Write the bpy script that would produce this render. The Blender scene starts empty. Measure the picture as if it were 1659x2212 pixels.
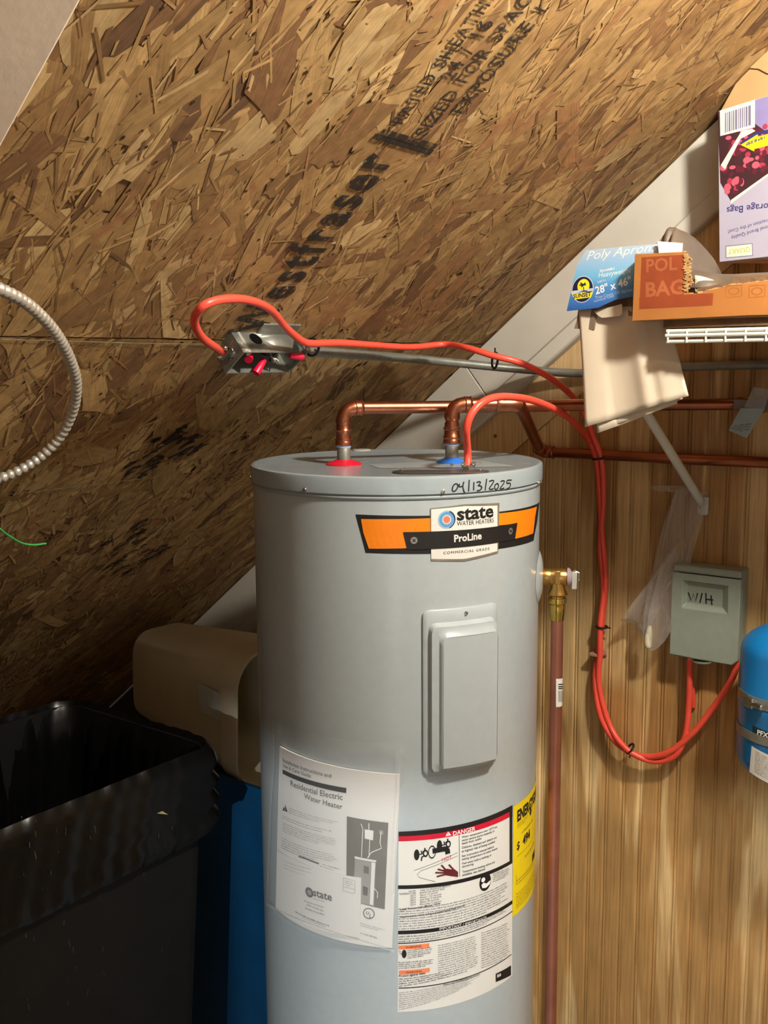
import bpy, bmesh, math, random
from math import sin, cos, tan, radians, pi, sqrt, atan, atan2, acos, hypot
from mathutils import Vector, Matrix
random.seed(7)
scene = bpy.context.scene
COL = scene.collection
V = Vector

# ------------------------------------------------------------------ camera
F = 2228.0                                   # focal length in pixels of a 1659 x 2212 frame
PITCH = atan(326 / F); ROLL = atan(114 / 15230)
CAM = V((0, 0, 1.68))
fw = V((0, cos(PITCH), -sin(PITCH)))
_r, _u = V((1, 0, 0)), V((0, sin(PITCH), cos(PITCH)))
RT = _r * cos(ROLL) - _u * sin(ROLL)
UP = _u * cos(ROLL) + _r * sin(ROLL)
cd = bpy.data.cameras.new('camera'); cam = bpy.data.objects.new('camera', cd); COL.objects.link(cam)
cd.sensor_fit = 'HORIZONTAL'; cd.sensor_width = 36; cd.lens = F * 36 / 1659
cd.clip_start = .02
cam.matrix_world = Matrix(((RT.x, UP.x, -fw.x, CAM.x), (RT.y, UP.y, -fw.y, CAM.y), (RT.z, UP.z, -fw.z, CAM.z), (0, 0, 0, 1)))
scene.camera = cam
# ------------------------------------------------------------------ world, lamps, exposure
wd = bpy.data.worlds.new('world'); scene.world = wd; wd.use_nodes = True
wd.node_tree.nodes['Background'].inputs[0].default_value = (.9, .85, .75, 1)
wd.node_tree.nodes['Background'].inputs[1].default_value = .02
LAMP = V((.675, .88, 2.38))
ld = bpy.data.lights.new('ceiling_bulb', 'POINT'); ld.energy = 98; ld.shadow_soft_size = .05; ld.color = (1, .955, .87)
lo = bpy.data.objects.new('ceiling_bulb', ld); lo.location = LAMP; COL.objects.link(lo)
# a bulb in the next room, shining in through the doorway behind the viewer, and an added weak fill light set in its opening
ld2 = bpy.data.lights.new('next_room_bulb', 'POINT'); ld2.energy = 640; ld2.shadow_soft_size = .010; ld2.color = (.90, .96, 1)
lo2 = bpy.data.objects.new('next_room_bulb', ld2); COL.objects.link(lo2); lo2.location = (-.5, -3.6, 2.23)
ld3 = bpy.data.lights.new('doorway_fill', 'AREA'); ld3.shape = 'RECTANGLE'; ld3.size = .8; ld3.size_y = 1.9; ld3.energy = 9; ld3.color = (.88, .95, 1)
lo3 = bpy.data.objects.new('doorway_fill', ld3); COL.objects.link(lo3)
vs = scene.view_settings
vs.view_transform = 'Standard'; vs.look = 'None'; vs.gamma = 1; vs.use_curve_mapping = False; vs.exposure = 0.1

# ------------------------------------------------------------------ room frames
A = radians(53); S = radians(38.8)
U_ = V((sin(A), -cos(A), 0)); N_ = V((-cos(A), -sin(A), 0)); Z_ = V((0, 0, 1))   # along wall, out of wall, up
OW = N_ * -2.0                                # a point of the back wall plane under the camera's foot
def W(u, n, z): return OW + U_ * u + N_ * n + Z_ * z
P0 = V((.2305, 2.3306, 1.7161))               # where the sheathing joint meets the back wall
E1 = -N_; E2 = U_ * cos(S) + Z_ * sin(S); E3 = E1.cross(E2)    # roof slope frame: to the wall, up the slope, into the room
def R(x, y, h=0): return P0 + E1 * x + E2 * y + E3 * h
def ray(x, y): return fw + RT * ((x - 829.5) / F) - UP * ((y - 1106) / F)
def hit(x, y, p, n):
    d = ray(x, y); return CAM + d * ((p - CAM).dot(n) / d.dot(n))
def wallp(x, y, off=0): return hit(x, y, OW + N_ * off, N_)
def roofp(x, y, off=0): return hit(x, y, P0 + E3 * off, E3)
def atz(x, y, z): return hit(x, y, V((0, 0, z)), Z_)
def aty(x, y, Y): return hit(x, y, V((0, Y, 0)), V((0, 1, 0)))
TX, TY, TR, TOP = .0228, 1.85, .2565, 1.502   # water heater axis, shell radius, top height
def cyl(x, y, r=TR, c=(TX, TY)):
    d = ray(x, y); ox, oy = CAM.x - c[0], CAM.y - c[1]
    a = d.x ** 2 + d.y ** 2; b = ox * d.x + oy * d.y; k = b * b - a * (ox * ox + oy * oy - r * r)
    return CAM + d * ((-b - sqrt(max(k, 0))) / a)
lo3.location = W(1.66, 4.40, 1.02); lo3.rotation_euler = (-N_).to_track_quat('-Z', 'Y').to_euler()
def lerp(a, b, t): return a + (b - a) * t

# ------------------------------------------------------------------ materials
MATS = {}
def lin(c):
    return tuple((v / 12.92 if v <= .04045 else ((v + .055) / 1.055) ** 2.4) for v in [x / 255 for x in c])
def mat(name, c, rough=.5, metal=0, var=.10, scale=30, bump=0, bscale=60, coat=0, spec=.5, srgb=True):
    """principled material whose colour is varied by a procedural noise"""
    if name in MATS: return MATS[name]
    m = bpy.data.materials.new(name); m.use_nodes = True; nt = m.node_tree; b = nt.nodes['Principled BSDF']
    col = lin(c) if srgb else c
    tc = nt.nodes.new('ShaderNodeTexCoord'); n = nt.nodes.new('ShaderNodeTexNoise'); n.inputs['Scale'].default_value = scale; n.inputs['Detail'].default_value = 4
    nt.links.new(tc.outputs['Object'], n.inputs['Vector'])
    r = nt.nodes.new('ShaderNodeValToRGB'); r.color_ramp.elements[0].position = .3; r.color_ramp.elements[1].position = .7
    r.color_ramp.elements[0].color = (*[v * (1 - var) for v in col], 1); r.color_ramp.elements[1].color = (*[min(1, v * (1 + var)) for v in col], 1)
    nt.links.new(n.outputs[0], r.inputs[0]); nt.links.new(r.outputs[0], b.inputs['Base Color'])
    b.inputs['Roughness'].default_value = rough; b.inputs['Metallic'].default_value = metal
    b.inputs['Coat Weight'].default_value = coat; b.inputs['Coat Roughness'].default_value = .12; b.inputs['Specular IOR Level'].default_value = spec
    if bump:
        n2 = nt.nodes.new('ShaderNodeTexNoise'); n2.inputs['Scale'].default_value = bscale; n2.inputs['Detail'].default_value = 3
        nt.links.new(tc.outputs['Object'], n2.inputs['Vector'])
        bp = nt.nodes.new('ShaderNodeBump'); bp.inputs['Strength'].default_value = bump; bp.inputs['Distance'].default_value = .004
        nt.links.new(n2.outputs[0], bp.inputs['Height']); nt.links.new(bp.outputs[0], b.inputs['Normal'])
    MATS[name] = m; return m
def film(name, c, alpha, rough=.12, bump=.5, bscale=25):
    """clear plastic film: mostly see-through with a glossy creased surface"""
    m = mat(name, c, rough, 0, .03, 20, bump, bscale); nt = m.node_tree
    out = nt.nodes['Material Output']; mx = nt.nodes.new('ShaderNodeMixShader'); tr = nt.nodes.new('ShaderNodeBsdfTransparent')
    mx.inputs[0].default_value = alpha
    nt.links.new(tr.outputs[0], mx.inputs[1]); nt.links.new(nt.nodes['Principled BSDF'].outputs[0], mx.inputs[2]); nt.links.new(mx.outputs[0], out.inputs[0])
    return m
def attr_mat(name, attr, rough, grain=0, uv=None):
    m = bpy.data.materials.new(name); m.use_nodes = True; nt = m.node_tree; b = nt.nodes['Principled BSDF']
    a = nt.nodes.new('ShaderNodeAttribute'); a.attribute_name = attr
    src = a.outputs['Color']
    b.inputs['Roughness'].default_value = rough; b.inputs['Specular IOR Level'].default_value = .25
    if grain:
        u = nt.nodes.new('ShaderNodeUVMap'); u.uv_map = uv
        mp = nt.nodes.new('ShaderNodeMapping'); mp.inputs['Scale'].default_value = (14, 330, 1)
        n = nt.nodes.new('ShaderNodeTexNoise'); n.inputs['Scale'].default_value = 1; n.inputs['Detail'].default_value = 5; n.inputs['Roughness'].default_value = .65
        nt.links.new(u.outputs[0], mp.inputs[0]); nt.links.new(mp.outputs[0], n.inputs[0])
        rp = nt.nodes.new('ShaderNodeMapRange'); rp.inputs[1].default_value = .25; rp.inputs[2].default_value = .75; rp.inputs[3].default_value = 1 - grain; rp.inputs[4].default_value = 1 + grain
        nt.links.new(n.outputs[0], rp.inputs[0])
        n3 = nt.nodes.new('ShaderNodeTexNoise'); n3.inputs['Scale'].default_value = 55; n3.inputs['Detail'].default_value = 4
        tc = nt.nodes.new('ShaderNodeTexCoord'); nt.links.new(tc.outputs['Object'], n3.inputs[0])
        rp3 = nt.nodes.new('ShaderNodeMapRange'); rp3.inputs[1].default_value = .3; rp3.inputs[2].default_value = .7; rp3.inputs[3].default_value = .8; rp3.inputs[4].default_value = 1.15
        nt.links.new(n3.outputs[0], rp3.inputs[0])
        mm = nt.nodes.new('ShaderNodeMath'); mm.operation = 'MULTIPLY'; nt.links.new(rp.outputs[0], mm.inputs[0]); nt.links.new(rp3.outputs[0], mm.inputs[1])
        vm = nt.nodes.new('ShaderNodeVectorMath'); vm.operation = 'SCALE'
        nt.links.new(src, vm.inputs[0]); nt.links.new(mm.outputs[0], vm.inputs['Scale']); src = vm.outputs[0]
        bp = nt.nodes.new('ShaderNodeBump'); bp.inputs['Strength'].default_value = .35; bp.inputs['Distance'].default_value = .001
        nt.links.new(n.outputs[0], bp.inputs['Height']); nt.links.new(bp.outputs[0], b.inputs['Normal'])
    nt.links.new(src, b.inputs['Base Color']); return m
def pine_mat(name, light, dark, sx, sz, bands, rough=.45, axis='Z'):
    """flat-sawn pine: contour bands of a stretched noise"""
    m = bpy.data.materials.new(name); m.use_nodes = True; nt = m.node_tree; b = nt.nodes['Principled BSDF']
    tc = nt.nodes.new('ShaderNodeTexCoord'); mp = nt.nodes.new('ShaderNodeMapping'); mp.inputs['Scale'].default_value = (sx, 1.0, sz)
    nt.links.new(tc.outputs['Object'], mp.inputs[0])
    n = nt.nodes.new('ShaderNodeTexNoise'); n.inputs['Scale'].default_value = 1; n.inputs['Detail'].default_value = 3; n.inputs['Roughness'].default_value = .5; n.inputs['Distortion'].default_value = .6
    nt.links.new(mp.outputs[0], n.inputs[0])
    mu = nt.nodes.new('ShaderNodeMath'); mu.operation = 'MULTIPLY'; mu.inputs[1].default_value = bands; nt.links.new(n.outputs[0], mu.inputs[0])
    si = nt.nodes.new('ShaderNodeMath'); si.operation = 'SINE'; nt.links.new(mu.outputs[0], si.inputs[0])
    mr = nt.nodes.new('ShaderNodeMapRange'); mr.inputs[1].default_value = -1; mr.inputs[2].default_value = 1; nt.links.new(si.outputs[0], mr.inputs[0])
    r = nt.nodes.new('ShaderNodeValToRGB'); e = r.color_ramp.elements
    e[0].position = .28; e[0].color = (*lin(light), 1); e[1].position = .72; e[1].color = (*lin(dark), 1); nt.links.new(mr.outputs[0], r.inputs[0])
    mp2 = nt.nodes.new('ShaderNodeMapping'); mp2.inputs['Scale'].default_value = (240, 40, 7); nt.links.new(tc.outputs['Object'], mp2.inputs[0])
    n2 = nt.nodes.new('ShaderNodeTexNoise'); n2.inputs['Scale'].default_value = 1; n2.inputs['Detail'].default_value = 4; nt.links.new(mp2.outputs[0], n2.inputs[0])
    r2 = nt.nodes.new('ShaderNodeMapRange'); r2.inputs[1].default_value = .3; r2.inputs[2].default_value = .7; r2.inputs[3].default_value = .72; r2.inputs[4].default_value = 1.12; nt.links.new(n2.outputs[0], r2.inputs[0])
    n3 = nt.nodes.new('ShaderNodeTexNoise'); n3.inputs['Scale'].default_value = 5; n3.inputs['Detail'].default_value = 5; nt.links.new(tc.outputs['Object'], n3.inputs[0])
    r3 = nt.nodes.new('ShaderNodeMapRange'); r3.inputs[1].default_value = .35; r3.inputs[2].default_value = .7; r3.inputs[3].default_value = .78; r3.inputs[4].default_value = 1.1; nt.links.new(n3.outputs[0], r3.inputs[0])
    mm = nt.nodes.new('ShaderNodeMath'); mm.operation = 'MULTIPLY'; nt.links.new(r2.outputs[0], mm.inputs[0]); nt.links.new(r3.outputs[0], mm.inputs[1])
    vm = nt.nodes.new('ShaderNodeVectorMath'); vm.operation = 'SCALE'; nt.links.new(r.outputs[0], vm.inputs[0]); nt.links.new(mm.outputs[0], vm.inputs['Scale'])
    nt.links.new(vm.outputs[0], b.inputs['Base Color']); b.inputs['Roughness'].default_value = rough
    bp = nt.nodes.new('ShaderNodeBump'); bp.inputs['Strength'].default_value = .25; bp.inputs['Distance'].default_value = .001
    nt.links.new(n2.outputs[0], bp.inputs['Height']); nt.links.new(bp.outputs[0], b.inputs['Normal'])
    return m

M_copper = mat('copper', (172, 108, 80), .32, 1, .12, 25)
M_copper_dull = mat('copper_dull', (176, 116, 96), .42, .85, .15, 18)
M_brass = mat('brass', (205, 165, 95), .3, 1, .1, 40)
M_galv = mat('galvanised_steel', (138, 139, 130), .42, .55, .15, 60)
M_chrome = mat('bright_zinc', (215, 218, 215), .16, 1, .05)
M_tank = mat('grey_enamel', (170, 180, 182), .27, 0, .025, 60, .02, 300, coat=.25)
M_tank2 = mat('grey_enamel_lid', (150, 162, 166), .24, 0, .02, 60, 0, coat=.3)
M_dkplate = mat('dark_grey_plate', (56, 55, 52), .35, 0, .08, 30)
M_red = mat('red_plastic', (205, 22, 48), .4)
M_blue = mat('blue_plastic', (40, 110, 205), .4)
M_orange = mat('orange_cable_sheath', (234, 82, 62), .38, 0, .05, 40)
M_black = mat('black_nylon', (16, 15, 15), .45)
M_ink = mat('black_ink', (18, 17, 17), .55, 0, .2, 60)
M_ink_grey = mat('grey_ink', (104, 102, 98), .6, 0, .2, 60)
M_ink_lite = mat('pale_grey_ink', (160, 158, 152), .6, 0, .15, 60)
M_ink_red = mat('red_ink', (196, 18, 48), .5)
M_ink_org = mat('orange_ink', (240, 132, 14), .42, 0, .04)
M_ink_sal = mat('salmon_ink', (236, 132, 84), .5)
M_ink_yel = mat('yellow_label', (236, 208, 8), .5, 0, .04)
M_ink_white = mat('white_ink', (232, 230, 224), .5, 0, .03)
M_ink_blue = mat('blue_ink', (90, 150, 200), .5)
M_ink_dkblue = mat('dark_blue_ink', (30, 52, 90), .5)
M_ink_mar = mat('maroon_ink', (92, 26, 34), .5)
M_paper = mat('white_paper', (226, 224, 218), .55, 0, .025, 8)
M_label = mat('white_label', (222, 220, 212), .32, 0, .02, 12)
M_silver = mat('silver_foil', (190, 188, 182), .28, .8)
M_trim = mat('white_painted_trim', (194, 188, 174), .5, 0, .05, 14, .05, 90)
M_drywall = mat('painted_drywall', (186, 168, 148), .7, 0, .05, 8, .15, 60)
M_white_wire = mat('white_vinyl_wire', (205, 205, 192), .4, 0, .06, 30)
M_boxgrey = mat('sage_grey_enamel', (138, 146, 132), .45, 0, .04, 60)
M_kraft = mat('kraft_cardboard', (176, 140, 92), .75, 0, .1, 14, .1, 40)
M_kraft_dk = mat('brown_cardboard_edge', (110, 82, 56), .85, 0, .25, 60, .3, 120)
M_carton = mat('orange_kraft_cardboard', (160, 102, 46), .62, 0, .1, 16, .08, 50)
M_carton_print = mat('rust_print', (134, 58, 24), .6, 0, .12, 30)
M_carton_text = mat('pale_rust_print', (156, 86, 48), .6, 0, .1, 30)
M_grey_bag = mat('dull_grey_plastic', (92, 80, 66), .5, 0, .12, 12, .4, 18)
M_sheet = mat('milky_plastic_sheet', (206, 192, 168), .42, 0, .04, 10, .15, 22)
M_bin = mat('black_plastic', (9, 9, 8), .6, 0, .25, 12, .1, 40, 0, .25)
M_liner = mat('black_bag_film', (6, 6, 6), .27, 0, .2, 20, .5, 9, 0, .22)
M_bluebin = mat('blue_bin_plastic', (8, 62, 98), .42, 0, .14, 9)
M_beige = mat('beige_plastic', (206, 194, 164), .42, 0, .06, 8)
M_tankblue = mat('blue_enamel', (8, 112, 178), .35, 0, .05, 20, coat=.2)
M_rough_wood = None

# ------------------------------------------------------------------ mesh builder
class MB:
    def __init__(s): s.v = []; s.f = []; s.m = []; s.cur = 0
    def add(s, vs, fs, mi=None):
        o = len(s.v); s.v += [tuple(p) for p in vs]; s.f += [tuple(o + i for i in f) for f in fs]; s.m += [s.cur if mi is None else mi] * len(fs); return s
    def box(s, c, ax, d):
        c = V(c); vs = []
        for k in range(8): vs.append(c + ax[0] * (d[0] / 2 * (1 if k & 1 else -1)) + ax[1] * (d[1] / 2 * (1 if k & 2 else -1)) + ax[2] * (d[2] / 2 * (1 if k & 4 else -1)))
        return s.add(vs, [(0, 2, 3, 1), (4, 5, 7, 6), (0, 1, 5, 4), (2, 6, 7, 3), (0, 4, 6, 2), (1, 3, 7, 5)])
    def prism(s, pts, ext):
        n = len(pts); ext = V(ext); vs = [V(p) for p in pts] + [V(p) + ext for p in pts]
        return s.add(vs, [tuple(range(n))[::-1], tuple(range(n, 2 * n))] + [(i, (i + 1) % n, n + (i + 1) % n, n + i) for i in range(n)])
    def tube(s, pts, r, seg=12, caps=True, sq=None):
        pts = [V(p) for p in pts]; n = len(pts); rr = r if hasattr(r, '__len__') else [r] * n
        T = [(pts[min(i + 1, n - 1)] - pts[max(i - 1, 0)]).normalized() for i in range(n)]
        a = T[0].orthogonal().normalized() if sq is None else (sq - T[0] * sq.dot(T[0])).normalized()
        vs = []; 
        for i in range(n):
            a = (a - T[i] * a.dot(T[i])).normalized()
            if sq is not None: a = (sq - T[i] * sq.dot(T[i])).normalized()
            b = T[i].cross(a)
            for k in range(seg):
                t = 2 * pi * k / seg; vs.append(pts[i] + a * (cos(t) * rr[i] * (.62 if sq is not None else 1)) + b * (sin(t) * rr[i]))
        fs = [(i * seg + k, i * seg + (k + 1) % seg, (i + 1) * seg + (k + 1) % seg, (i + 1) * seg + k) for i in range(n - 1) for k in range(seg)]
        if caps: fs += [tuple(range(seg))[::-1], tuple((n - 1) * seg + k for k in range(seg))]
        return s.add(vs, fs)
    def lathe(s, o, ax, prof, seg=32, caps=True):
        o = V(o); ax = V(ax).normalized(); a = ax.orthogonal().normalized(); b = ax.cross(a); n = len(prof); vs = []
        for r, h in prof:
            for k in range(seg):
                t = 2 * pi * k / seg; vs.append(o + ax * h + (a * cos(t) + b * sin(t)) * r)
        fs = [(i * seg + k, i * seg + (k + 1) % seg, (i + 1) * seg + (k + 1) % seg, (i + 1) * seg + k) for i in range(n - 1) for k in range(seg)]
        if caps: fs += [tuple(range(seg))[::-1], tuple((n - 1) * seg + k for k in range(seg))]
        return s.add(vs, fs)
    def grid(s, fn, nu, nv, mi=None):
        vs = [fn(i / nu, j / nv) for j in range(nv + 1) for i in range(nu + 1)]
        return s.add(vs, [(j * (nu + 1) + i, j * (nu + 1) + i + 1, (j + 1) * (nu + 1) + i + 1, (j + 1) * (nu + 1) + i) for j in range(nv) for i in range(nu)], mi)
    def ball(s, c, r, ax=(0, 0, 1), sc=1.0, seg=12):
        return s.lathe(V(c), ax, [(max(r * sin(pi * i / 8), 1e-5), -r * cos(pi * i / 8) * sc) for i in range(9)], seg, False)

ORG = {}
def obj(name, mb, mt, parent=None, sm=35, bevel=0, solid=0, sub=0, frame=None):
    me = bpy.data.meshes.new(name)
    vs = mb.v
    if parent is not None: o0 = ORG[parent.name]
    elif frame is not None: o0 = V((0, 0, 0))
    else:
        xs = [p[0] for p in vs]; ys = [p[1] for p in vs]; zs = [p[2] for p in vs]
        o0 = V(((min(xs) + max(xs)) / 2, (min(ys) + max(ys)) / 2, min(zs)))
    me.from_pydata([(p[0] - o0.x, p[1] - o0.y, p[2] - o0.z) for p in vs], [], mb.f)
    for m in (mt if isinstance(mt, (list, tuple)) else [mt]): me.materials.append(m)
    if isinstance(mt, (list, tuple)): me.polygons.foreach_set('material_index', mb.m)
    bm = bmesh.new(); bm.from_mesh(me)
    if not getattr(mb, 'keep', False): bmesh.ops.recalc_face_normals(bm, faces=bm.faces)
    bm.to_mesh(me); bm.free()
    if sm:
        me.polygons.foreach_set('use_smooth', [True] * len(me.polygons)); me.set_sharp_from_angle(angle=radians(sm))
    o = bpy.data.objects.new(name, me); COL.objects.link(o); ORG[o.name] = o0
    if parent is not None: o.parent = parent
    else: o.location = o0
    if bevel:
        b = o.modifiers.new('bevel', 'BEVEL'); b.width = bevel; b.segments = 2; b.limit_method = 'ANGLE'; b.angle_limit = radians(40)
    if solid:
        b = o.modifiers.new('thickness', 'SOLIDIFY'); b.thickness = solid; b.offset = 0
    if sub:
        b = o.modifiers.new('smooth', 'SUBSURF'); b.levels = sub; b.render_levels = sub
    return o
def tag(o, label=None, cat=None, group=None, kind=None):
    if label: o['label'] = label
    if cat: o['category'] = cat
    if group: o['group'] = group
    if kind: o['kind'] = kind
    return o
def thing(name, label, cat, loc, group=None, kind=None):
    o = bpy.data.objects.new(name, None); COL.objects.link(o); o.location = loc; o.empty_display_size = .05; ORG[o.name] = V(loc)
    return tag(o, label, cat, group, kind)
def fillet(pts, rad, n=8):
    pts = [V(p) for p in pts]; out = [pts[0]]
    for i in range(1, len(pts) - 1):
        a = (pts[i - 1] - pts[i]); b = (pts[i + 1] - pts[i]); r = rad[i - 1] if hasattr(rad, '__len__') else rad
        an = a.normalized(); bn = b.normalized(); th = acos(max(-1, min(1, an.dot(bn))))
        t = min(r / tan(th / 2), a.length * .48, b.length * .48)
        p, q = pts[i] + an * t, pts[i] + bn * t
        for k in range(n + 1):
            w = k / n; out.append(p.lerp(pts[i], w).lerp(pts[i].lerp(q, w), w))
    return out + [pts[-1]]
def catmull(pts, n=8):
    pts = [V(p) for p in pts]; P = [pts[0] * 2 - pts[1]] + pts + [pts[-1] * 2 - pts[-2]]; out = []
    for i in range(1, len(P) - 2):
        for k in range(n):
            t = k / n; a, b, c, d = P[i - 1], P[i], P[i + 1], P[i + 2]
            out.append((b * 2 + (c - a) * t + (a * 2 - b * 5 + c * 4 - d) * t * t + (b * 3 - a - c * 3 + d) * t ** 3) * .5)
    return out + [pts[-1]]

# ------------------------------------------------------------------ flat print: text, bars and patches laid on a plane or a cylinder
TXT = {}
def glyphs(s, bold=0, shear=0, space=1):
    k = (s, bold, shear, space)
    if k not in TXT:
        c = bpy.data.curves.new('t', 'FONT'); c.body = s; c.size = 1; c.offset = bold; c.shear = shear; c.resolution_u = 2; c.space_character = space
        o = bpy.data.objects.new('t', c); me = bpy.data.meshes.new_from_object(o)
        vs = [(v.co.x, v.co.y) for v in me.vertices]; fs = [tuple(p.vertices) for p in me.polygons]
        x0 = min(v[0] for v in vs); x1 = max(v[0] for v in vs)
        TXT[k] = ([(v[0] - x0, v[1]) for v in vs], fs, x1 - x0)
        bpy.data.objects.remove(o); bpy.data.curves.remove(c); bpy.data.meshes.remove(me)
    return TXT[k]
class Print:
    """px(x,y) -> surface coordinates (metres); pt(a,b,h) -> world point"""
    def __init__(s, px, pt): s.px = px; s.pt0 = s.pt = pt; s.hs = 1
    def thin(s, k=.2):
        s.pt = lambda a, b, h: s.pt0(a, b, h * k); return s
    def quad(s, mb, c, mi=0, h=.0004, nx=12, ny=2):
        q = [s.px(*p) for p in c]
        def fn(i, j):
            a = [lerp(lerp(q[0][k], q[1][k], i), lerp(q[3][k], q[2][k], i), j) for k in (0, 1)]
            return s.pt(a[0], a[1], h)
        mb.grid(fn, nx, ny, mi)
    def text(s, mb, t, p0, p1, mi=0, h=.0006, bold=0, shear=0, ys=1.0, space=1):
        vs, fs, w = glyphs(t, bold, shear, space); a = s.px(*p0); b = s.px(*p1); dx, dy = b[0] - a[0], b[1] - a[1]; L = hypot(dx, dy); k = L / w
        dx /= L; dy /= L
        mb.add([s.pt(a[0] + dx * x * k - dy * y * k * ys, a[1] + dy * x * k + dx * y * k * ys, h) for x, y in vs], fs, mi)
    def stroke(s, mb, pl, wd, mi=0, h=.0006):
        q0 = [s.px(*p) for p in pl]; q = []
        for a, b in zip(q0, q0[1:]):
            k = max(1, int(hypot(b[0] - a[0], b[1] - a[1]) / .01)); q += [(lerp(a[0], b[0], i / k), lerp(a[1], b[1], i / k)) for i in range(k)]
        q.append(q0[-1]); n = len(q); L = []; Rr = []
        for i in range(n):
            a = q[max(i - 1, 0)]; b = q[min(i + 1, n - 1)]; dx, dy = b[0] - a[0], b[1] - a[1]; l = hypot(dx, dy) or 1
            L.append(s.pt(q[i][0] - dy / l * wd / 2, q[i][1] + dx / l * wd / 2, h)); Rr.append(s.pt(q[i][0] + dy / l * wd / 2, q[i][1] - dx / l * wd / 2, h))
        mb.add(L + Rr, [(i, i + 1, n + i + 1, n + i) for i in range(n - 1)], mi)
    def disc(s, mb, c, rx, ry, mi=0, h=.0006, n=28, r_in=0, a0=0, a1=2 * pi):
        c = s.px(*c); k = n
        if r_in:
            vs = [s.pt(c[0] + cos(a0 + (a1 - a0) * i / k) * rx * f, c[1] + sin(a0 + (a1 - a0) * i / k) * ry * f, h) for f in (1, r_in) for i in range(k + 1)]
            mb.add(vs, [(i, i + 1, k + 1 + i + 1, k + 1 + i) for i in range(k)], mi)
        else:
            vs = [s.pt(c[0] + cos(a0 + (a1 - a0) * i / k) * rx, c[1] + sin(a0 + (a1 - a0) * i / k) * ry, h) for i in range(k + 1)] + [s.pt(c[0], c[1], h)]
            mb.add(vs, [(i, i + 1, k + 1) for i in range(k)], mi)
    def poly(s, mb, pl, mi=0, h=.0006):
        mb.add([s.pt(*s.px(*p), h) for p in pl], [tuple(range(len(pl)))], mi)
    def lines(s, mb, c, n, mi=0, h=.0006, fill=.5, seed=1, ragged=.12):
        """n lines of unreadable small print inside a four-cornered block, word by word"""
        rnd = random.Random(seed); q = [s.px(*p) for p in c]
        wd = hypot(q[1][0] - q[0][0], q[1][1] - q[0][1]); hh = hypot(q[3][0] - q[0][0], q[3][1] - q[0][1]) / n
        lw = max(hh * .34, .0009) / wd
        def at(u, v): return [lerp(lerp(q[0][k], q[1][k], u), lerp(q[3][k], q[2][k], u), v) for k in (0, 1)]
        for i in range(n):
            vb = (i + .8) / n; x = 0; end = 1 - rnd.random() * ragged
            if i == n - 1: end *= .75
            left = rnd.randint(2, 8)
            while x < end - lw:
                if left == 0: x += lw * .9; left = rnd.randint(2, 9); continue
                e = x + lw * rnd.uniform(.55, .85); up_ = (fill * 1.25 if rnd.random() < .3 else fill * .85) / n
                mb.add([s.pt(*at(x, vb - up_), h), s.pt(*at(e, vb - up_), h), s.pt(*at(e, vb), h), s.pt(*at(x, vb), h)], [(0, 1, 2, 3)], mi)
                x += lw; left -= 1
def cyl_print(r, c=(TX, TY)):
    def px(x, y):
        p = cyl(x, y, r, c); return (atan2(p.x - c[0], -(p.y - c[1])) * r, p.z)
    def pt(a, z, h): t = a / r; return V((c[0] + sin(t) * (r + h), c[1] - cos(t) * (r + h), z))
    return Print(px, pt)
def plane_print(p, n, ex):
    p = V(p); n = V(n).normalized()
    if n.dot(CAM - p) < 0: n = -n
    ex = (V(ex) - n * V(ex).dot(n)).normalized(); ey = n.cross(ex)
    def px(x, y): d = hit(x, y, p, n) - p; return (d.dot(ex), d.dot(ey))
    return Print(px, lambda a, b, h: p + ex * a + ey * b + n * h)
def newmb():
    m = MB(); m.keep = True; return m

# ================================================================== SETTING
def build_setting():
    # floor, flat ceiling and the plain walls of the room around the camera
    fl = MB(); fl.box(W(0, 2.2, -.05), (U_, N_, Z_), (7.0, 4.6, .1)); tag(obj('floor', fl, mat('grey_floor', (120, 108, 92), .6, 0, .15, 6)), kind='structure')
    dw = M_drywall
    u_c = -1.219 + (2.44 - 1.7161) / tan(S)
    ce = MB(); ce.box(W((u_c + 2.6) / 2, 2.2, 2.47), (U_, N_, Z_), (2.6 - u_c, 4.4, .06)); tag(obj('ceiling', ce, dw), kind='structure')
    wr = MB(); wr.box(W(2.63, 2.2, 1.22), (U_, N_, Z_), (.06, 4.4, 2.5)); tag(obj('wall_right', wr, dw), kind='structure')
    wf = MB(); wf.prism([W(-3.3, 4.43, 0), W(1.235, 4.43, 0), W(1.235, 4.43, 2.04), W(2.1, 4.43, 2.04), W(2.1, 4.43, 0), W(2.6, 4.43, 0), W(2.6, 4.43, 2.44), W(u_c, 4.43, 2.44)], N_ * .06); tag(obj('wall_front', wf, dw), kind='structure')
    # sloped ceiling: drywall from the sheathing opening towards the viewer
    t = thing('ceiling_slope', None, None, R(-.7, 0, -.03), kind='structure')
    sd = MB(); sd.prism([R(-4.4, -2.72, -.03), R(-1.357, -2.72, -.03), R(-1.357, 1.158, -.03), R(-4.4, 1.158, -.03)], E3 * .042); obj('drywall_panel', sd, dw, t, bevel=.003)
    # sheathing panels with real wood strands
    base = mat('strand_board_core', (112, 80, 44), .8, 0, .25, 60)
    for k, (y0, y1) in enumerate(((.0015, 1.155), (-2.72, -.0015))):
        p = MB(); p.prism([R(-1.356, y0, -.016), R(.0, y0, -.016), R(.0, y1, -.016), R(-1.356, y1, -.016)], E3 * (.0145 - .001 * k))
        po = obj('sheathing_panel', p, base, t, 30)
        strands(po, y0, y1, k)
        prints(po, k)
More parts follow.
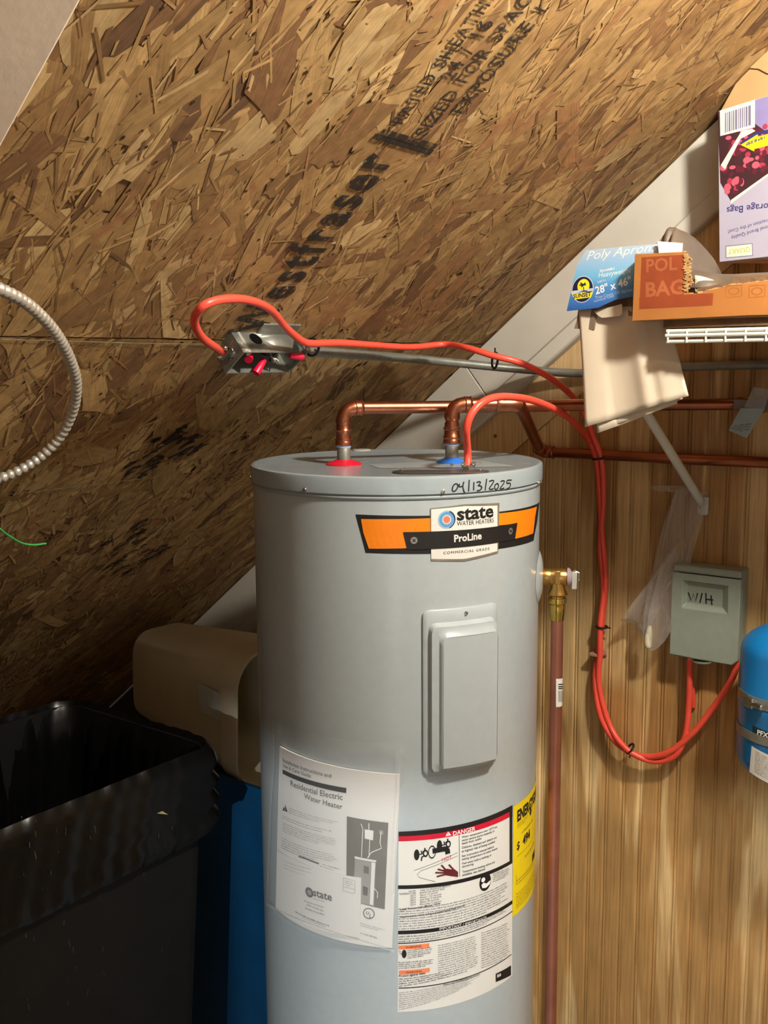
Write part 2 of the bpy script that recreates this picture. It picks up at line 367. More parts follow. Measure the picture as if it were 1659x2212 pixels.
def strands(parent, y0, y1, k):
    rnd = random.Random(11 + k); vs = []; fs = []; cols = []; uvs = []
    pal = [((.36, .225, .090), 6), ((.315, .19, .073), 7), ((.27, .156, .060), 7), ((.222, .122, .048), 5), ((.16, .082, .035), 2.2), ((.43, .29, .13), 2), ((.26, .132, .055), 2.4), ((.11, .058, .028), .6)]
    tot = sum(w for _, w in pal)
    def pick():
        t = rnd.random() * tot
        for c, w in pal:
            t -= w
            if t <= 0: break
        f = rnd.uniform(.95, 1.3); return tuple(v * f for v in c)
    def flake(cx, cy, L, w, ang, h, col):
        ca, sa = cos(ang), sin(ang); tilt = rnd.gauss(0, .003); tw = rnd.gauss(0, .012); o = len(vs); pts = []
        ne = rnd.choice((2, 3, 3, 4)); sl0 = rnd.uniform(-.9, .9) * w; sl1 = rnd.uniform(-.9, .9) * w
        for i in range(ne + 1):
            v = -w / 2 + w * i / ne; pts.append((L / 2 + sl0 * (v / w) + rnd.uniform(-.25, .25) * w, v))
        bow = rnd.uniform(-.12, .12) * w
        pts.append((L * .18, w / 2 + bow + rnd.uniform(-.06, .06) * w)); pts.append((-L * .2, w / 2 + bow * .8 + rnd.uniform(-.06, .06) * w))
        for i in range(ne + 1):
            v = w / 2 - w * i / ne; pts.append((-L / 2 + sl1 * (v / w) + rnd.uniform(-.25, .25) * w, v * rnd.uniform(.8, 1)))
        pts.append((-L * .2, -w / 2 + bow)); pts.append((L * .18, -w / 2 + bow))
        du, dv = rnd.uniform(0, 9), rnd.uniform(0, 9)
        for a, b in pts:
            x = cx + a * sa + b * ca; y = cy + a * ca - b * sa
            x = min(max(x, -1.356), -.0005); y = min(max(y, y0), y1)
            vs.append(R(x, y, h + a * tilt + b * tw)); uvs.append((a + du, b + dv)); cols.append((*col, 1))
        fs.append(tuple(range(o, o + len(pts))))
    ya = max(y0, -1.9)
    area = 1.36 * (y1 - ya)
    n = int(area * 1750)
    for i in range(n):
        q = i / n; x = rnd.uniform(-1.40, .03); y = rnd.uniform(ya - .03, y1 + .03)
        big = rnd.random()
        L = rnd.uniform(.07, .21) if big < .8 else rnd.uniform(.04, .08); w = min(L * .55, rnd.choice((rnd.uniform(.008, .020), rnd.uniform(.016, .040), rnd.uniform(.028, .066))))
        ang = rnd.gauss(.10, .33) if rnd.random() < .86 else rnd.uniform(-1.5, 1.5)
        flake(x, y, L, w, ang, -.0012 + .0022 * q + rnd.uniform(0, .0002), pick())
    for i in range(int(area * 1500)):
        L = rnd.uniform(.012, .07); flake(rnd.uniform(-1.356, 0), rnd.uniform(ya, y1), L, rnd.uniform(.0012, .005), rnd.gauss(.05, .5), .0012 + rnd.uniform(0, .0003), pick())
    # dark bark specks
    for i in range(int(area * 110)):
        cx = rnd.uniform(-1.35, -.02) if rnd.random() < .35 else rnd.gauss(-1.08, .17); cy = rnd.uniform(ya, y1)
        if not -1.35 < cx < -.01: continue
        r = rnd.uniform(.0012, .0034); o = len(vs); e = rnd.uniform(.6, 1)
        for j in range(7):
            vs.append(R(cx + cos(j * .9) * r * e, cy + sin(j * .9) * r, .0017)); uvs.append((0, 0)); cols.append((.045, .022, .012, 1))
        fs.append(tuple(range(o, o + 7)))
    o0 = ORG[parent.name]; me = bpy.data.meshes.new('wood_strands'); me.from_pydata([v - o0 for v in vs], [], fs)
    ca = me.color_attributes.new('strand', 'FLOAT_COLOR', 'POINT'); ca.data.foreach_set('color', [c for q in cols for c in q])
    uv = me.uv_layers.new(name='grain'); li = [0] * len(me.loops); me.loops.foreach_get('vertex_index', li)
    uv.data.foreach_set('uv', [c for i in li for c in uvs[i]])
    if 'strand_wood' not in MATS: MATS['strand_wood'] = attr_mat('strand_wood', 'strand', .62, .28, 'grain')
    me.materials.append(MATS['strand_wood'])
    ob = bpy.data.objects.new('wood_strands', me); COL.objects.link(ob); ob.parent = parent; ob['kind'] = 'stuff'; ORG[ob.name] = o0
def ink_on_wood():
    """worn stamp ink: gaps where the ink missed the strands"""
    m = mat('worn_stamp_ink', (26, 20, 15), .7, 0, .3, 50); nt = m.node_tree
    if 'wear' in nt.nodes: return m
    mx = nt.nodes.new('ShaderNodeMixShader'); mx.name = 'wear'; tr = nt.nodes.new('ShaderNodeBsdfTransparent'); tc = nt.nodes.new('ShaderNodeTexCoord')
    n = nt.nodes.new('ShaderNodeTexNoise'); n.inputs['Scale'].default_value = 95; n.inputs['Detail'].default_value = 5; nt.links.new(tc.outputs['Object'], n.inputs[0])
    r = nt.nodes.new('ShaderNodeMapRange'); r.inputs[1].default_value = .36; r.inputs[2].default_value = .5; r.inputs[3].default_value = .45; r.inputs[4].default_value = .95; nt.links.new(n.outputs[0], r.inputs[0])
    nt.links.new(r.outputs[0], mx.inputs[0]); nt.links.new(tr.outputs[0], mx.inputs[1]); nt.links.new(nt.nodes['Principled BSDF'].outputs[0], mx.inputs[2]); nt.links.new(mx.outputs[0], nt.nodes['Material Output'].inputs[0])
    return m
def prints(po, k):
    P = plane_print(P0, E3, E2); ink = ink_on_wood(); h = .0030
    if k == 0:
        m = newmb()
        P.text(m, 'Westfraser', (563, 716), (852, 334), 0, h, .03, 0, 1.6, 1.22)
        o = obj('stamp_print', m, ink, po, 0)
        m = newmb()
        for a, b in (((822, 280), (940, 314)), ((805, 290), (930, 328))): P.stroke(m, [a, b], .009, 0, h)
        for a, b in (((818, 288), (935, 322)),): P.stroke(m, [a, b], .003, 0, h)
        P.text(m, 'RATED SHEATHING', (866, 266), (1112, -68), 0, h, .018, 0, 1.4, 1.15)
        P.text(m, '24 / 16', (974, 172), (1066, 44), 0, h, .018, 0, 1.4, 1.15)
        P.text(m, 'SIZED FOR SPACING', (916, 292), (1215, -88), 0, h, .018, 0, 1.4, 1.15)
        P.text(m, 'EXPOSURE 1', (998, 244), (1178, 20), 0, h, .018, 0, 1.4, 1.15)
        obj('stamp_print', m, ink, po, 0)
    else:
        # smeared stamps lower down and the chalk lines
        rnd = random.Random(5); m = newmb()
        for (cx, cy, w, hh, n) in ((335, 985, 95, 26, 34), (270, 1190, 80, 36, 30)):
            for i in range(n):
                t = rnd.uniform(-1, 1); s_ = rnd.uniform(-1, 1); x = cx + t * w * .75 + s_ * 18; y = cy - t * w * .42 + s_ * hh
                l = rnd.uniform(8, 26); P.stroke(m, [(x, y), (x + l * .8, y - l * .5 + rnd.uniform(-3, 3)), (x + l * 1.5, y - l * .75)], rnd.uniform(.003, .012), 0, h)
        obj('stamp_print', m, ink, po, 0)
        m = newmb(); ch = mat('pale_chalk', (168, 160, 118), .9, 0, .35, 60)
        P.stroke(m, [(0, 728.5), (150, 733), (300, 738), (430, 740), (480, 742)], .0022, 0, h)
        P.stroke(m, [(-20, 1069), (128, 1052), (335, 1028)], .0014, 0, h)
        obj('chalk_line', m, ch, po, 0)
build_setting()

# ------------------------------------------------------------------ back wall: beadboard planks, rafter, white trim
def build_wall():
    zt = lambda u: 1.7161 + (u + 1.2190) * tan(S)              # roof underside on the wall
    c39 = cos(S)
    bead = pine_mat('beadboard_pine', (222, 186, 128), (180, 136, 80), 11, 1.3, 13)
    wb = thing('wall_back', None, None, W(0, 0, 0), kind='structure')
    wb.matrix_world = Matrix(((U_.x, N_.x, 0, OW.x), (U_.y, N_.y, 0, OW.y), (0, 0, 1, 0), (0, 0, 0, 1)))
    # local coordinates of the wall: x along, y out, z up
    def loc(name, mb, mt, sm=30, bevel=0):
        ORG[wb.name] = V((0, 0, 0)); return obj(name, mb, mt, wb, sm, bevel)
    bk = MB(); bk.prism([V((-3.0, -.03, 0)), V((2.6, -.03, 0)), V((2.6, -.03, 2.44)), V((-.3, -.03, 2.44)), V((-3.0, -.03, zt(-3.0)))], V((0, .016, 0))); loc('backing_board', bk, mat('dark_backing', (60, 42, 24), .8))
    pitch = .0395
    drop = (.14 + .092) / c39
    for i in range(-46, 40):
        u0 = i * pitch; u1 = u0 + pitch
        if u0 < -2.4: continue
        prof = [(0, -.004), (.0012, -.0036), (.0032, -.0008), (.0052, -.0008), (.0068, -.0036), (.0082, -.0036), (.0094, -.0002), (.012, 0), (pitch - .003, 0), (pitch - .0008, -.0022), (pitch, -.004)]
        pl = MB(); n = len(prof); vs = []
        for (x, y) in prof:
            top = min(zt(u0 + x) - drop, 2.43); vs += [V((u0 + x, y, .0)), V((u0 + x, y, max(top, .05)))]
        top0 = max(min(zt(u0) - drop, 2.43), .05); top1 = max(min(zt(u1) - drop, 2.43), .05)
        b0 = len(vs); vs += [V((u0, -.012, 0)), V((u0, -.012, top0)), V((u1, -.012, 0)), V((u1, -.012, top1))]
        fs = [(2 * k, 2 * k + 2, 2 * k + 3, 2 * k + 1) for k in range(n - 1)] + [(b0, 0, 1, b0 + 1), (2 * n - 2, b0 + 2, b0 + 3, 2 * n - 1), (b0, b0 + 1, b0 + 3, b0 + 2)]
        fs += [tuple([b0 + 1] + [2 * k + 1 for k in range(n)] + [b0 + 3]), tuple([b0 + 2] + [2 * k for k in range(n)][::-1] + [b0])]
        pl.add(vs, fs); loc('plank', pl, bead, 30)
    # rafter edge between trim and planks, then the white trim boards in front
    def band(d0, d1, ua, ub, y0, y1):
        m = MB(); q = lambda u, d, y: V((u + d * sin(S), y, zt(u) - d * c39))
        m.prism([q(ua, d0, y0), q(ub, d0, y0), q(ub, d1, y0), q(ua, d1, y0)], V((0, y1 - y0, 0))); return m
    raw = pine_mat('raw_rafter_pine', (214, 180, 128), (188, 150, 100), 3, 3, 10, .7)
    loc('rafter', band(.128, .2312, -2.2, .35, -.012, .003), raw, 30, .001)
    kn = MB(); kp = wallp(1070, 942, .003); kl = V((kp - OW).dot(U_) * V((1, 0, 0)) + V((0, .0032, kp.z)))
    kn.lathe(kl, V((0, 1, 0)), [(.0001, .001), (.003, .0008), (.0045, 0)], 9, False); loc('knot', kn, mat('dark_knot', (120, 86, 50), .7))
    js = (wallp(1000, 850, .018) - OW).dot(U_)
    for nm, (d0, d1, y1, bv) in (('trim', (.004, .104, .018, .002)), ('trim', (.104, .141, .026, .005))):
        for (a, b) in ((-2.25, js - .0006), (js + .0006, .34)):
            build_wall.n = getattr(build_wall, 'n', 0) + 1
            m = band(d0, d1, a, b, .0, y1)
            mw = MB(); mw.f = m.f; mw.m = m.m; mw.v = [tuple(W(p[0], p[1], p[2])) for p in m.v]
            tag(obj('trim_%d' % build_wall.n, mw, M_trim, bevel=bv), kind='structure')
build_wall()

# ================================================================== WATER HEATER
def build_heater():
    h = thing('water_heater', 'tall grey cylindrical electric water heater standing in the corner', 'water heater', (TX, TY, 0))
    C0 = V((TX, TY, 0))
    b = MB(); b.lathe(C0, Z_, [(TR - .02, .0), (TR, .02), (TR, 1.4705)], 128); obj('tank_shell', b, M_tank, h)
    l = MB(); l.lathe(C0, Z_, [(TR, 1.4655), (TR + .0022, 1.4662), (TR + .003, 1.4685), (TR + .0022, 1.4708), (TR + .001, 1.4715), (TR + .001, 1.473), (TR + .0045, 1.474), (TR + .0045, 1.4975), (TR + .0035, 1.5005), (TR + .0008, 1.502), (TR - .004, 1.5021), (TR - .007, 1.5012), (.001, 1.5012)], 128, False); obj('top_lid', l, M_tank2, h)
    P = cyl_print(TR)
    # rim screws
    rp = cyl_print(TR + .0045)
    for x, y in ((541.5, 1029), (659, 1057), (957, 1062), (1163, 1043)):
        a, z = rp.px(x, y); p = rp.pt(a, z, -.001); nn = V((sin(a / (TR + .0045)), -cos(a / (TR + .0045)), 0))
        s_ = MB(); s_.lathe(p, nn, [(.0036, 0), (.0036, .002), (.0028, .0036), (.0012, .0044), (.0001, .0045)], 14, False); obj('screw', s_, M_chrome, h)
    # hot and cold nipples
    for nm, (x, y, Y), fm, fr, flab in (('hot', (743, 1001, 1.800), M_red, .0315, 'red plastic collar'), ('cold', (976, 993, 1.820), M_blue, .0275, 'blue plastic collar')):
        p = V((aty(x, y, Y).x, Y, 1.501))
        n_ = MB(); n_.lathe(p, Z_, [(.0118, 0), (.0118, .0365), (.0112, .0375)], 24); obj('nipple', n_, M_galv, h)
        t_ = MB(); t_.lathe(p, Z_, [(.0122, .030), (.0126, .031), (.0126, .0375), (.0120, .0378)], 24, False); tag(obj('thread_tape', t_, mat('pale_blue_tape', (150, 170, 200), .6), h), 'pale thread sealing tape')
        c_ = MB(); c_.lathe(p, Z_, [(fr, .0003), (fr, .002), (fr * .86, .0045), (fr * .55, .0075), (.0135, .0095), (.0122, .0095)], 32, False); tag(obj('collar', c_, fm, h), flab)
        NIP[nm] = p
    # anode cap, top sticker and screws on the lid
    p = atz(781, 973, 1.5012); m = MB(); m.lathe(p, Z_, [(.019, 0), (.019, .0015), (.017, .0025), (.0001, .0026)], 28, False); tag(obj('anode_cap', m, mat('pale_grey_cap', (176, 176, 168), .4), h), 'pale round cap')
    TP = plane_print(V((TX, TY, 1.5012)), Z_, V((1, 0, 0)))
    m = newmb(); TP.quad(m, [(795, 1003), (1030, 994), (1120, 1008), (820, 1012)], 0, .0004, 4, 2); tag(obj('top_sticker', m, mat('clear_grey_sticker', (144, 151, 152), .35), h), 'faint pale sticker on the lid')
    # junction cover: rounded plate with screws and the cable clamp
    c = TP.px(952, 1020.5); hw, hh, rr = .078, .026, .024; pts = []
    for cx, cy, a0 in ((hw - rr, hh - rr, 0), (-hw + rr, hh - rr, 90), (-hw + rr, -hh + rr, 180), (hw - rr, -hh + rr, 270)):
        for k in range(7):
            a = radians(a0 + 15 * k); pts.append(TP.pt(c[0] + cx + cos(a) * rr, c[1] + cy + sin(a) * rr, .0005))
    m = MB(); m.prism(pts, Z_ * .0016); jc = obj('junction_cover', m, M_dkplate, h, bevel=.0005)
    for x, y in ((868, 1019), (977, 1008), (1037, 1020)):
        p = TP.pt(*TP.px(x, y), .0021); m = MB(); m.lathe(p, Z_, [(.0034, 0), (.0034, .0012), (.002, .0028), (.0001, .003)], 12, False); obj('screw', m, M_chrome, jc)
    p = TP.pt(*TP.px(1011, 1016), .0021); m = MB()
    m.lathe(p, Z_, [(.0125, 0), (.0125, .003), (.0105, .0035), (.0105, .007)], 8)
    for sx in (-.0085, .0085): m.box(p + V((sx, -.002, .0085)), (V((1, 0, 0)), V((0, 1, 0)), Z_), (.007, .014, .006))
    for sx in (-.0085, .0085): m.lathe(p + V((sx, -.009, .0085)), V((0, -1, 0)), [(.0032, 0), (.0032, .0012), (.002, .0025), (.0001, .0026)], 10, False)
    m.tube([p + V((.005, -.002, .0085)), p + V((.022, -.002, .0095))], .0013, 8); obj('cable_clamp', m, M_chrome, jc)
    NIP['clamp'] = p
    # access panel: pressed cover with two raised steps
    q = [P.px(*c) for c in ((912, 1318), (1072, 1304), (1070, 1666), (915, 1676))]
    al, ar = q[0][0], q[1][0]; zt_, zb = q[0][1], q[3][1]
    ar = al + (ar - al); m = MB()
    def rr_ring(mg, h_):
        # rounded rectangle ring inset by mg (left, right, top, bottom)
        x0, x1, z1, z0 = al + mg[0], ar - mg[1], zt_ - mg[2], zb + mg[3]; r = .009; out = []
        for cx, cz, a0 in ((x1 - r, z1 - r, 0), (x0 + r, z1 - r, 90), (x0 + r, z0 + r, 180), (x1 - r, z0 + r, 270)):
            for k in range(5): a = radians(a0 + 22.5 * k); out.append((cx + cos(a) * r, cz + sin(a) * r))
            # subdivide the straight run so that the panel follows the shell
        dense = []
        for i in range(len(out)):
            a, b = out[i], out[(i + 1) % len(out)]; nn = max(1, int(abs(a[0] - b[0]) / .012))
            for k in range(nn): dense.append((lerp(a[0], b[0], k / nn), lerp(a[1], b[1], k / nn)))
        return [P.pt(a, z, h_) for a, z in dense]
    rings = [rr_ring((0, 0, 0, 0), .0002), rr_ring((0, 0, 0, 0), .003), rr_ring((.001, .001, .001, .001), .004), rr_ring((.0095, .0075, .021, .0055), .0045), rr_ring((.0125, .0095, .026, .009), .0135), rr_ring((.024, .012, .036, .011), .0145), rr_ring((.0265, .0135, .0405, .0155), .0205), rr_ring((.028, .0145, .042, .017), .021)]
    nr = len(rings[0]); nr = min(len(r) for r in rings)
    if any(len(r) != nr for r in rings):
        def resample(r):
            L = [0]
            for i in range(len(r)): L.append(L[-1] + (r[(i + 1) % len(r)] - r[i]).length)
            out = []
            for k in range(96):
                t = L[-1] * k / 96; i = max(j for j in range(len(r)) if L[j] <= t); f = (t - L[i]) / max(L[i + 1] - L[i], 1e-9); out.append(r[i].lerp(r[(i + 1) % len(r)], f))
            return out
        rings = [resample(r) for r in rings]; nr = 96
    vs = [p for r in rings for p in r]; fs = [(i * nr + k, i * nr + (k + 1) % nr, (i + 1) * nr + (k + 1) % nr, (i + 1) * nr + k) for i in range(len(rings) - 1) for k in range(nr)]
    m.add(vs, fs)
    m.grid(lambda i, j: P.pt(lerp(al + .0285, ar - .015, i), lerp(zb + .0175, zt_ - .0425, j), .0209), 10, 2)
    ap = obj('access_panel', m, M_tank, h, 50)
    a, z = P.px(1004, 1323); p = P.pt(a, z, .004); nn = V((sin(a / TR), -cos(a / TR), 0)); m = MB(); m.lathe(p, nn, [(.0036, 0), (.0036, .001), (.0022, .003), (.0001, .0032)], 14, False); obj('screw', m, M_chrome, ap)
    # ---- brand banner
    m = newmb()
    P.quad(m, [(768, 1111), (1165, 1084), (1152, 1168), (790, 1194)], 0, .0004, 24)
    P.quad(m, [(780, 1121), (932, 1119), (930, 1149), (785, 1150)], 1, .0007, 10); P.quad(m, [(785, 1150), (872, 1150), (881, 1184), (797, 1185)], 1, .0007, 6)
    P.quad(m, [(1076, 1109), (1159, 1094), (1154, 1122), (1076, 1135)], 1, .0007, 6); P.quad(m, [(1116, 1128), (1155, 1118), (1151, 1152), (1111, 1164)], 1, .0007, 4)
    bn = obj('banner_label', m, [M_ink, M_ink_org, M_silver], h, 0); tag(bn, 'orange and black banner sticker')
    m = newmb()
    P.quad(m, [(929, 1098), (1003, 1089), (1003, 1212), (931, 1211)], 1, .0012, 6); P.quad(m, [(1003, 1089), (1078, 1086), (1075, 1194), (1003, 1212)], 1, .0012, 6)
    P.quad(m, [(931, 1100), (1003, 1093), (1003, 1147), (931, 1150)], 0, .0015, 6); P.quad(m, [(1003, 1093), (1073, 1092), (1073, 1137), (1003, 1147)], 0, .0015, 6)
    P.quad(m, [(931, 1187), (1003, 1182), (1003, 1207), (931, 1207)], 0, .0015, 6); P.quad(m, [(1003, 1182), (1073, 1173), (1073, 1190), (1003, 1207)], 0, .0015, 6)
    P.quad(m, [(871, 1149), (1003, 1144), (1003, 1181), (880, 1187)], 2, .0017, 10); P.quad(m, [(1003, 1144), (1116, 1129), (1111, 1164), (1003, 1181)], 2, .0017, 10)
    for x, y in ((894, 1167), (1101, 1147)):
        P.disc(m, (x, y), .0056, .0056, 1, .0021); P.stroke(m, [(x - 3, y - 3), (x + 3, y + 3)], .0014, 2, .0024); P.stroke(m, [(x + 3, y - 3), (x - 3, y + 3)], .0014, 2, .0024)
    c = (964, 1122)
    P.disc(m, c, .0145, .0145, 4, .0018); P.disc(m, c, .0122, .0122, 3, .0020); P.disc(m, c, .0078, .0078, 5, .0022); P.disc(m, c, .0056, .0056, 6, .0024)
    P.disc(m, c, .0146, .0146, 7, .0025, 20, .88, radians(-70), radians(70))
    P.text(m, 'state', (986, 1123.5), (1064.5, 1115.5), 2, .0018, .03, 0, .84)
    P.text(m, 'WATER HEATERS', (986, 1135.5), (1065, 1128), 2, .0018, 0, 0, 1.12)
    P.text(m, 'ProLine', (980, 1170.5), (1039, 1163.5), 0, .0020, .03)
    P.text(m, 'COMMERCIAL GRADE', (957, 1197), (1056, 1187.5), 2, .0018, 0, 0, .85, 1.25)
    bl = obj('brand_label', m, [M_label, M_silver, M_ink, M_ink_blue, mat('pale_blue_ink', (150, 190, 215), .4), mat('pale_ring', (190, 200, 208), .4), mat('coral_ink', (226, 120, 92), .4), M_ink_dkblue], h, 0); tag(bl, 'white and black maker plate')
    # ---- handwritten date on the rim
    D = cyl_print(TR + .0045); m = newmb()
    def hw(pl, n=4):
        q = catmull([V((x, y, 0)) for x, y in pl], n) if len(pl) > 2 else [V((x, y, 0)) for x, y in pl]
        D.stroke(m, [(p.x, p.y) for p in q], .0021, 0, .0004)
    sx, sy = 280 / 1659, 50 / 296
    T = lambda pl: [(900 + x * sx, 1030 + y * sy) for x, y in pl]
    for pl in ([(505, 85), (470, 110), (455, 165), (475, 188), (510, 160), (528, 110), (505, 84)], [(548, 88), (545, 128), (590, 118)], [(605, 62), (590, 120), (602, 180), (616, 205)], [(672, 38), (664, 188)], [(732, 66), (728, 172)],
               [(765, 72), (795, 62), (815, 70), (800, 100), (785, 112), (820, 118), (832, 142), (805, 172), (770, 178)], [(895, 25), (875, 175)], [(925, 60), (960, 46), (985, 52), (965, 95), (930, 145), (945, 162), (985, 150)],
               [(1025, 85), (1000, 110), (1000, 150), (1020, 162), (1042, 135), (1045, 98), (1024, 84)], [(1072, 62), (1100, 50), (1122, 58), (1105, 95), (1068, 145), (1085, 155), (1118, 142)], [(1215, 42), (1160, 46), (1150, 85)], [(1152, 84), (1190, 80), (1200, 105), (1185, 135), (1152, 155)]):
        hw(T(pl))
    tag(obj('handwritten_date', m, M_ink, h, 0), 'black marker handwriting on the rim')
    # ---- danger label
    L_ = newmb()
    P.quad(L_, [(861, 1797), (1106, 1738), (1106, 2107), (859, 2186)], 0, .0004, 20, 10)
    K = lambda c, mi, hh=.0008, nx=16, ny=1: P.quad(L_, c, mi, hh, nx, ny)
    K([(861, 1796), (1106, 1738), (1106, 1749), (861, 1806)], 1, .0011); K([(1100, 1742), (1106, 1740), (1106, 1858), (1100, 1862)], 1, nx=1, ny=4)
    K([(861, 1801), (1106, 1744), (1106, 1761), (861, 1817)], 2, .0008); K([(1100, 1745), (1106, 1743), (1106, 1764), (1100, 1766)], 1, .0011, 1, 2)
    K([(860, 1912), (1106, 1856), (1106, 1864), (860, 1920)], 1); K([(860, 2010), (1106, 1944), (1106, 1952), (860, 2018)], 1)
    K([(860, 2036.5), (1106, 1967), (1106, 1969), (860, 2038.5)], 1); K([(861, 2133), (1104, 2060), (1104, 2062), (861, 2135)], 1)
    P.stroke(L_, [(991.5, 1804), (992.5, 1893)], .0011, 3, .0009)
    P.text(L_, 'DANGER', (978, 1804.5), (1026, 1793), 4, .0013, .02); P.poly(L_, [(962, 1806), (974, 1803.5), (967, 1795)], 4, .0013)
    P.text(L_, '!', (966.8, 1803.5), (968.4, 1803), 2, .0015, .03)
    P.text(L_, 'IMPORTANT / IMPORTANTE', (949, 2009), (1050, 1984), 4, .0011)
    # taps, spout, hand, basin
    for cx, cy in ((901, 1846), (950, 1826)):
        P.disc(L_, (cx - 1, cy), .0045, .0095, 1, .0010); P.disc(L_, (cx + 18, cy - 3), .0045, .0065, 1, .0010, 16, .55)
        P.stroke(L_, [(cx + 2, cy), (cx + 14, cy - 3)], .0018, 1, .0010)
        P.stroke(L_, [(cx + 9, cy - 9), (cx + 9, cy - 4), (cx + 16, cy - 9), (cx + 17, cy - 15)], .0024, 1, .0010); P.stroke(L_, [(cx + 9, cy + 13), (cx + 10, cy + 5), (cx + 17, cy + 1)], .0024, 1, .0010)
    P.disc(L_, (933, 1840), .0065, .0115, 1, .0010, 24, .8); P.stroke(L_, [(934, 1838), (960, 1833), (966, 1836), (967, 1844)], .0088, 1, .0011)
    P.stroke(L_, [(894, 1880), (988, 1841)], .0007, 3, .0009); P.stroke(L_, [(988, 1848), (910, 1880), (901, 1888), (906, 1895), (940, 1904)], .0007, 3, .0009)
    P.text(L_, 'HOT', (955, 1860), (976, 1853), 2, .0011)
    P.poly(L_, [(989, 1883), (989, 1894), (973, 1892), (962, 1890), (957, 1884), (958, 1877), (966, 1876), (976, 1878), (981, 1877)], 5, .0010)
    for pl in ([(963, 1888), (943, 1893)], [(960, 1885), (940, 1884.5)], [(960, 1881), (945, 1877)], [(962, 1878), (953, 1868)], [(980, 1879), (969, 1867)]): P.stroke(L_, pl, .0028, 5, .0011)
    # reading figure symbol
    P.disc(L_, (1047.5, 1904.5), .0125, .0160, 1, .0010); P.disc(L_, (1043, 1900), .0042, .0042, 4, .0012); P.poly(L_, [(1039, 1911), (1044, 1906), (1050, 1908), (1059, 1900), (1057, 1909), (1049, 1917), (1041, 1918)], 4, .0012)
    # readable warning paragraph
    for t, a, b in (('Water temperature over 125°F can', (997, 1810), (1073, 1787)), ('cause severe burns instantly or', (997, 1817), (1068, 1796)), ('death from scalds.', (997, 1824), (1040, 1812)), ('Children, disabled and elderly are', (997, 1833), (1072, 1810)), ('at highest risk of being scalded.', (997, 1841), (1069, 1819)),
                    ('See instruction manual before', (997, 1851), (1066, 1830)), ('setting temperature at water heater.', (997, 1858), (1075, 1833)), ('Feel water before bathing or', (998, 1867), (1061, 1848)), ('showering.', (998, 1874), (1023, 1867)), ('Temperature limiting valves are', (998, 1885), (1068, 1863)), ('available, see manual.', (998, 1892), (1048, 1878))):
        P.text(L_, t, a, b, 1, .0010, .012)
    # table and small print
    for i, (a, b) in enumerate((('WATER', 'TIME TO PRODUCE SERIOUS'), ('TEMPERATURE', 'BURNS ON ADULT SKIN'), ('160°F', 'About 1/2 second'), ('150°F', 'About 1 1/2 seconds'), ('140°F', 'Less than 5 seconds'), ('130°F', 'About 30 seconds'), ('120°F', 'More than 5 minutes'))):
        y = 1926 + i * 5.0; w = (16, 36, 12, 12, 12, 12, 12)[i]; w2 = (66, 53, 38, 46, 46, 41, 46)[i]
        P.text(L_, a, (898 - w, y + w * .05), (898, y - 1), 1, .0010); P.text(L_, b, (907, y - 1), (907 + w2, y - 1 - w2 * .17), 1, .0010)
    P.lines(L_, [(1064, 1885), (1100, 1872), (1100, 1890), (1064, 1906)], 5, 3, .0010, .45, 3)
    P.lines(L_, [(861, 1960), (1100, 1898), (1100, 1944), (861, 2008)], 9, 3, .0010, .34, 4)
    P.text(L_, 'Install Thermostatic Mixing Valves', (864, 1966), (951, 1952), 1, .0011, .015); P.text(L_, 'requirements when using a supplemental heat source', (864, 1982), (1003, 1957), 1, .0011, .015)
    P.lines(L_, [(861, 2020), (1100, 1956), (1100, 1966), (861, 2036)], 3, 3, .0010, .45, 5)
    K([(861, 2042), (927, 2037), (927, 2047), (861, 2050)], 6, .0009, 5); K([(862, 2096), (928, 2090), (928, 2099), (862, 2105)], 6, .0009, 5)
    P.text(L_, 'WARNING', (876, 2048), (910, 2045), 1, .0011); P.text(L_, 'WARNING', (877, 2102.5), (911, 2099), 1, .0011)
    P.disc(L_, (873, 2060), .0040, .0075, 1, .0010); P.stroke(L_, [(861, 2053), (866, 2055), (863, 2058), (868, 2061)], .0007, 1, .001)
    P.lines(L_, [(880, 2051), (938, 2042), (936, 2061), (880, 2071)], 5, 3, .0010, .45, 6); P.lines(L_, [(861, 2076), (940, 2069), (940, 2084), (861, 2093)], 4, 3, .0010, .45, 7)
    P.text(L_, 'Protect against leaks', (862, 2110), (919, 2103), 1, .0011, .015); P.lines(L_, [(861, 2112), (945, 2100), (1000, 2098), (861, 2132)], 4, 3, .0010, .45, 8)
    P.lines(L_, [(946, 2039), (1031, 2017), (1034, 2088), (946, 2116)], 16, 3, .0010, .33, 9); P.lines(L_, [(1039, 2012), (1100, 1988), (1101, 2064), (1039, 2092)], 16, 3, .0010, .32, 10)
    P.text(L_, 'Water and Conditioning Information', (957, 2129), (1036, 2105), 1, .0010, .01)
    P.lines(L_, [(862, 2141), (1060, 2085), (1030, 2118), (862, 2182)], 9, 3, .0010, .32, 12, .3)
    P.quad(L_, [(1070, 2103), (1103, 2085), (1103, 2106), (1070, 2121)], 1, .0009, 4, 2); P.lines(L_, [(1073, 2106), (1086, 2099), (1086, 2106), (1073, 2113)], 1, 4, .0011, .8, 73)
    dl = obj('warning_label', L_, [M_label, M_ink, M_ink_red, M_ink_grey, M_ink_white, M_ink_mar, M_ink_sal], h, 0); tag(dl, 'white, black and red danger label')
    # ---- yellow energy label
    Y = newmb(); a0, z0 = P.px(1109, 1742); a1 = a0 + .175; zb_ = P.px(1108.5, 1980)[1]
    Y.grid(lambda i, j: P.pt(lerp(a0, a1, i), lerp(z0, zb_, j), .0004), 14, 4, 0)
    g = lambda a, z: (a0 + a, z0 - z * (z0 - zb_) / .237)
    class G(Print): pass
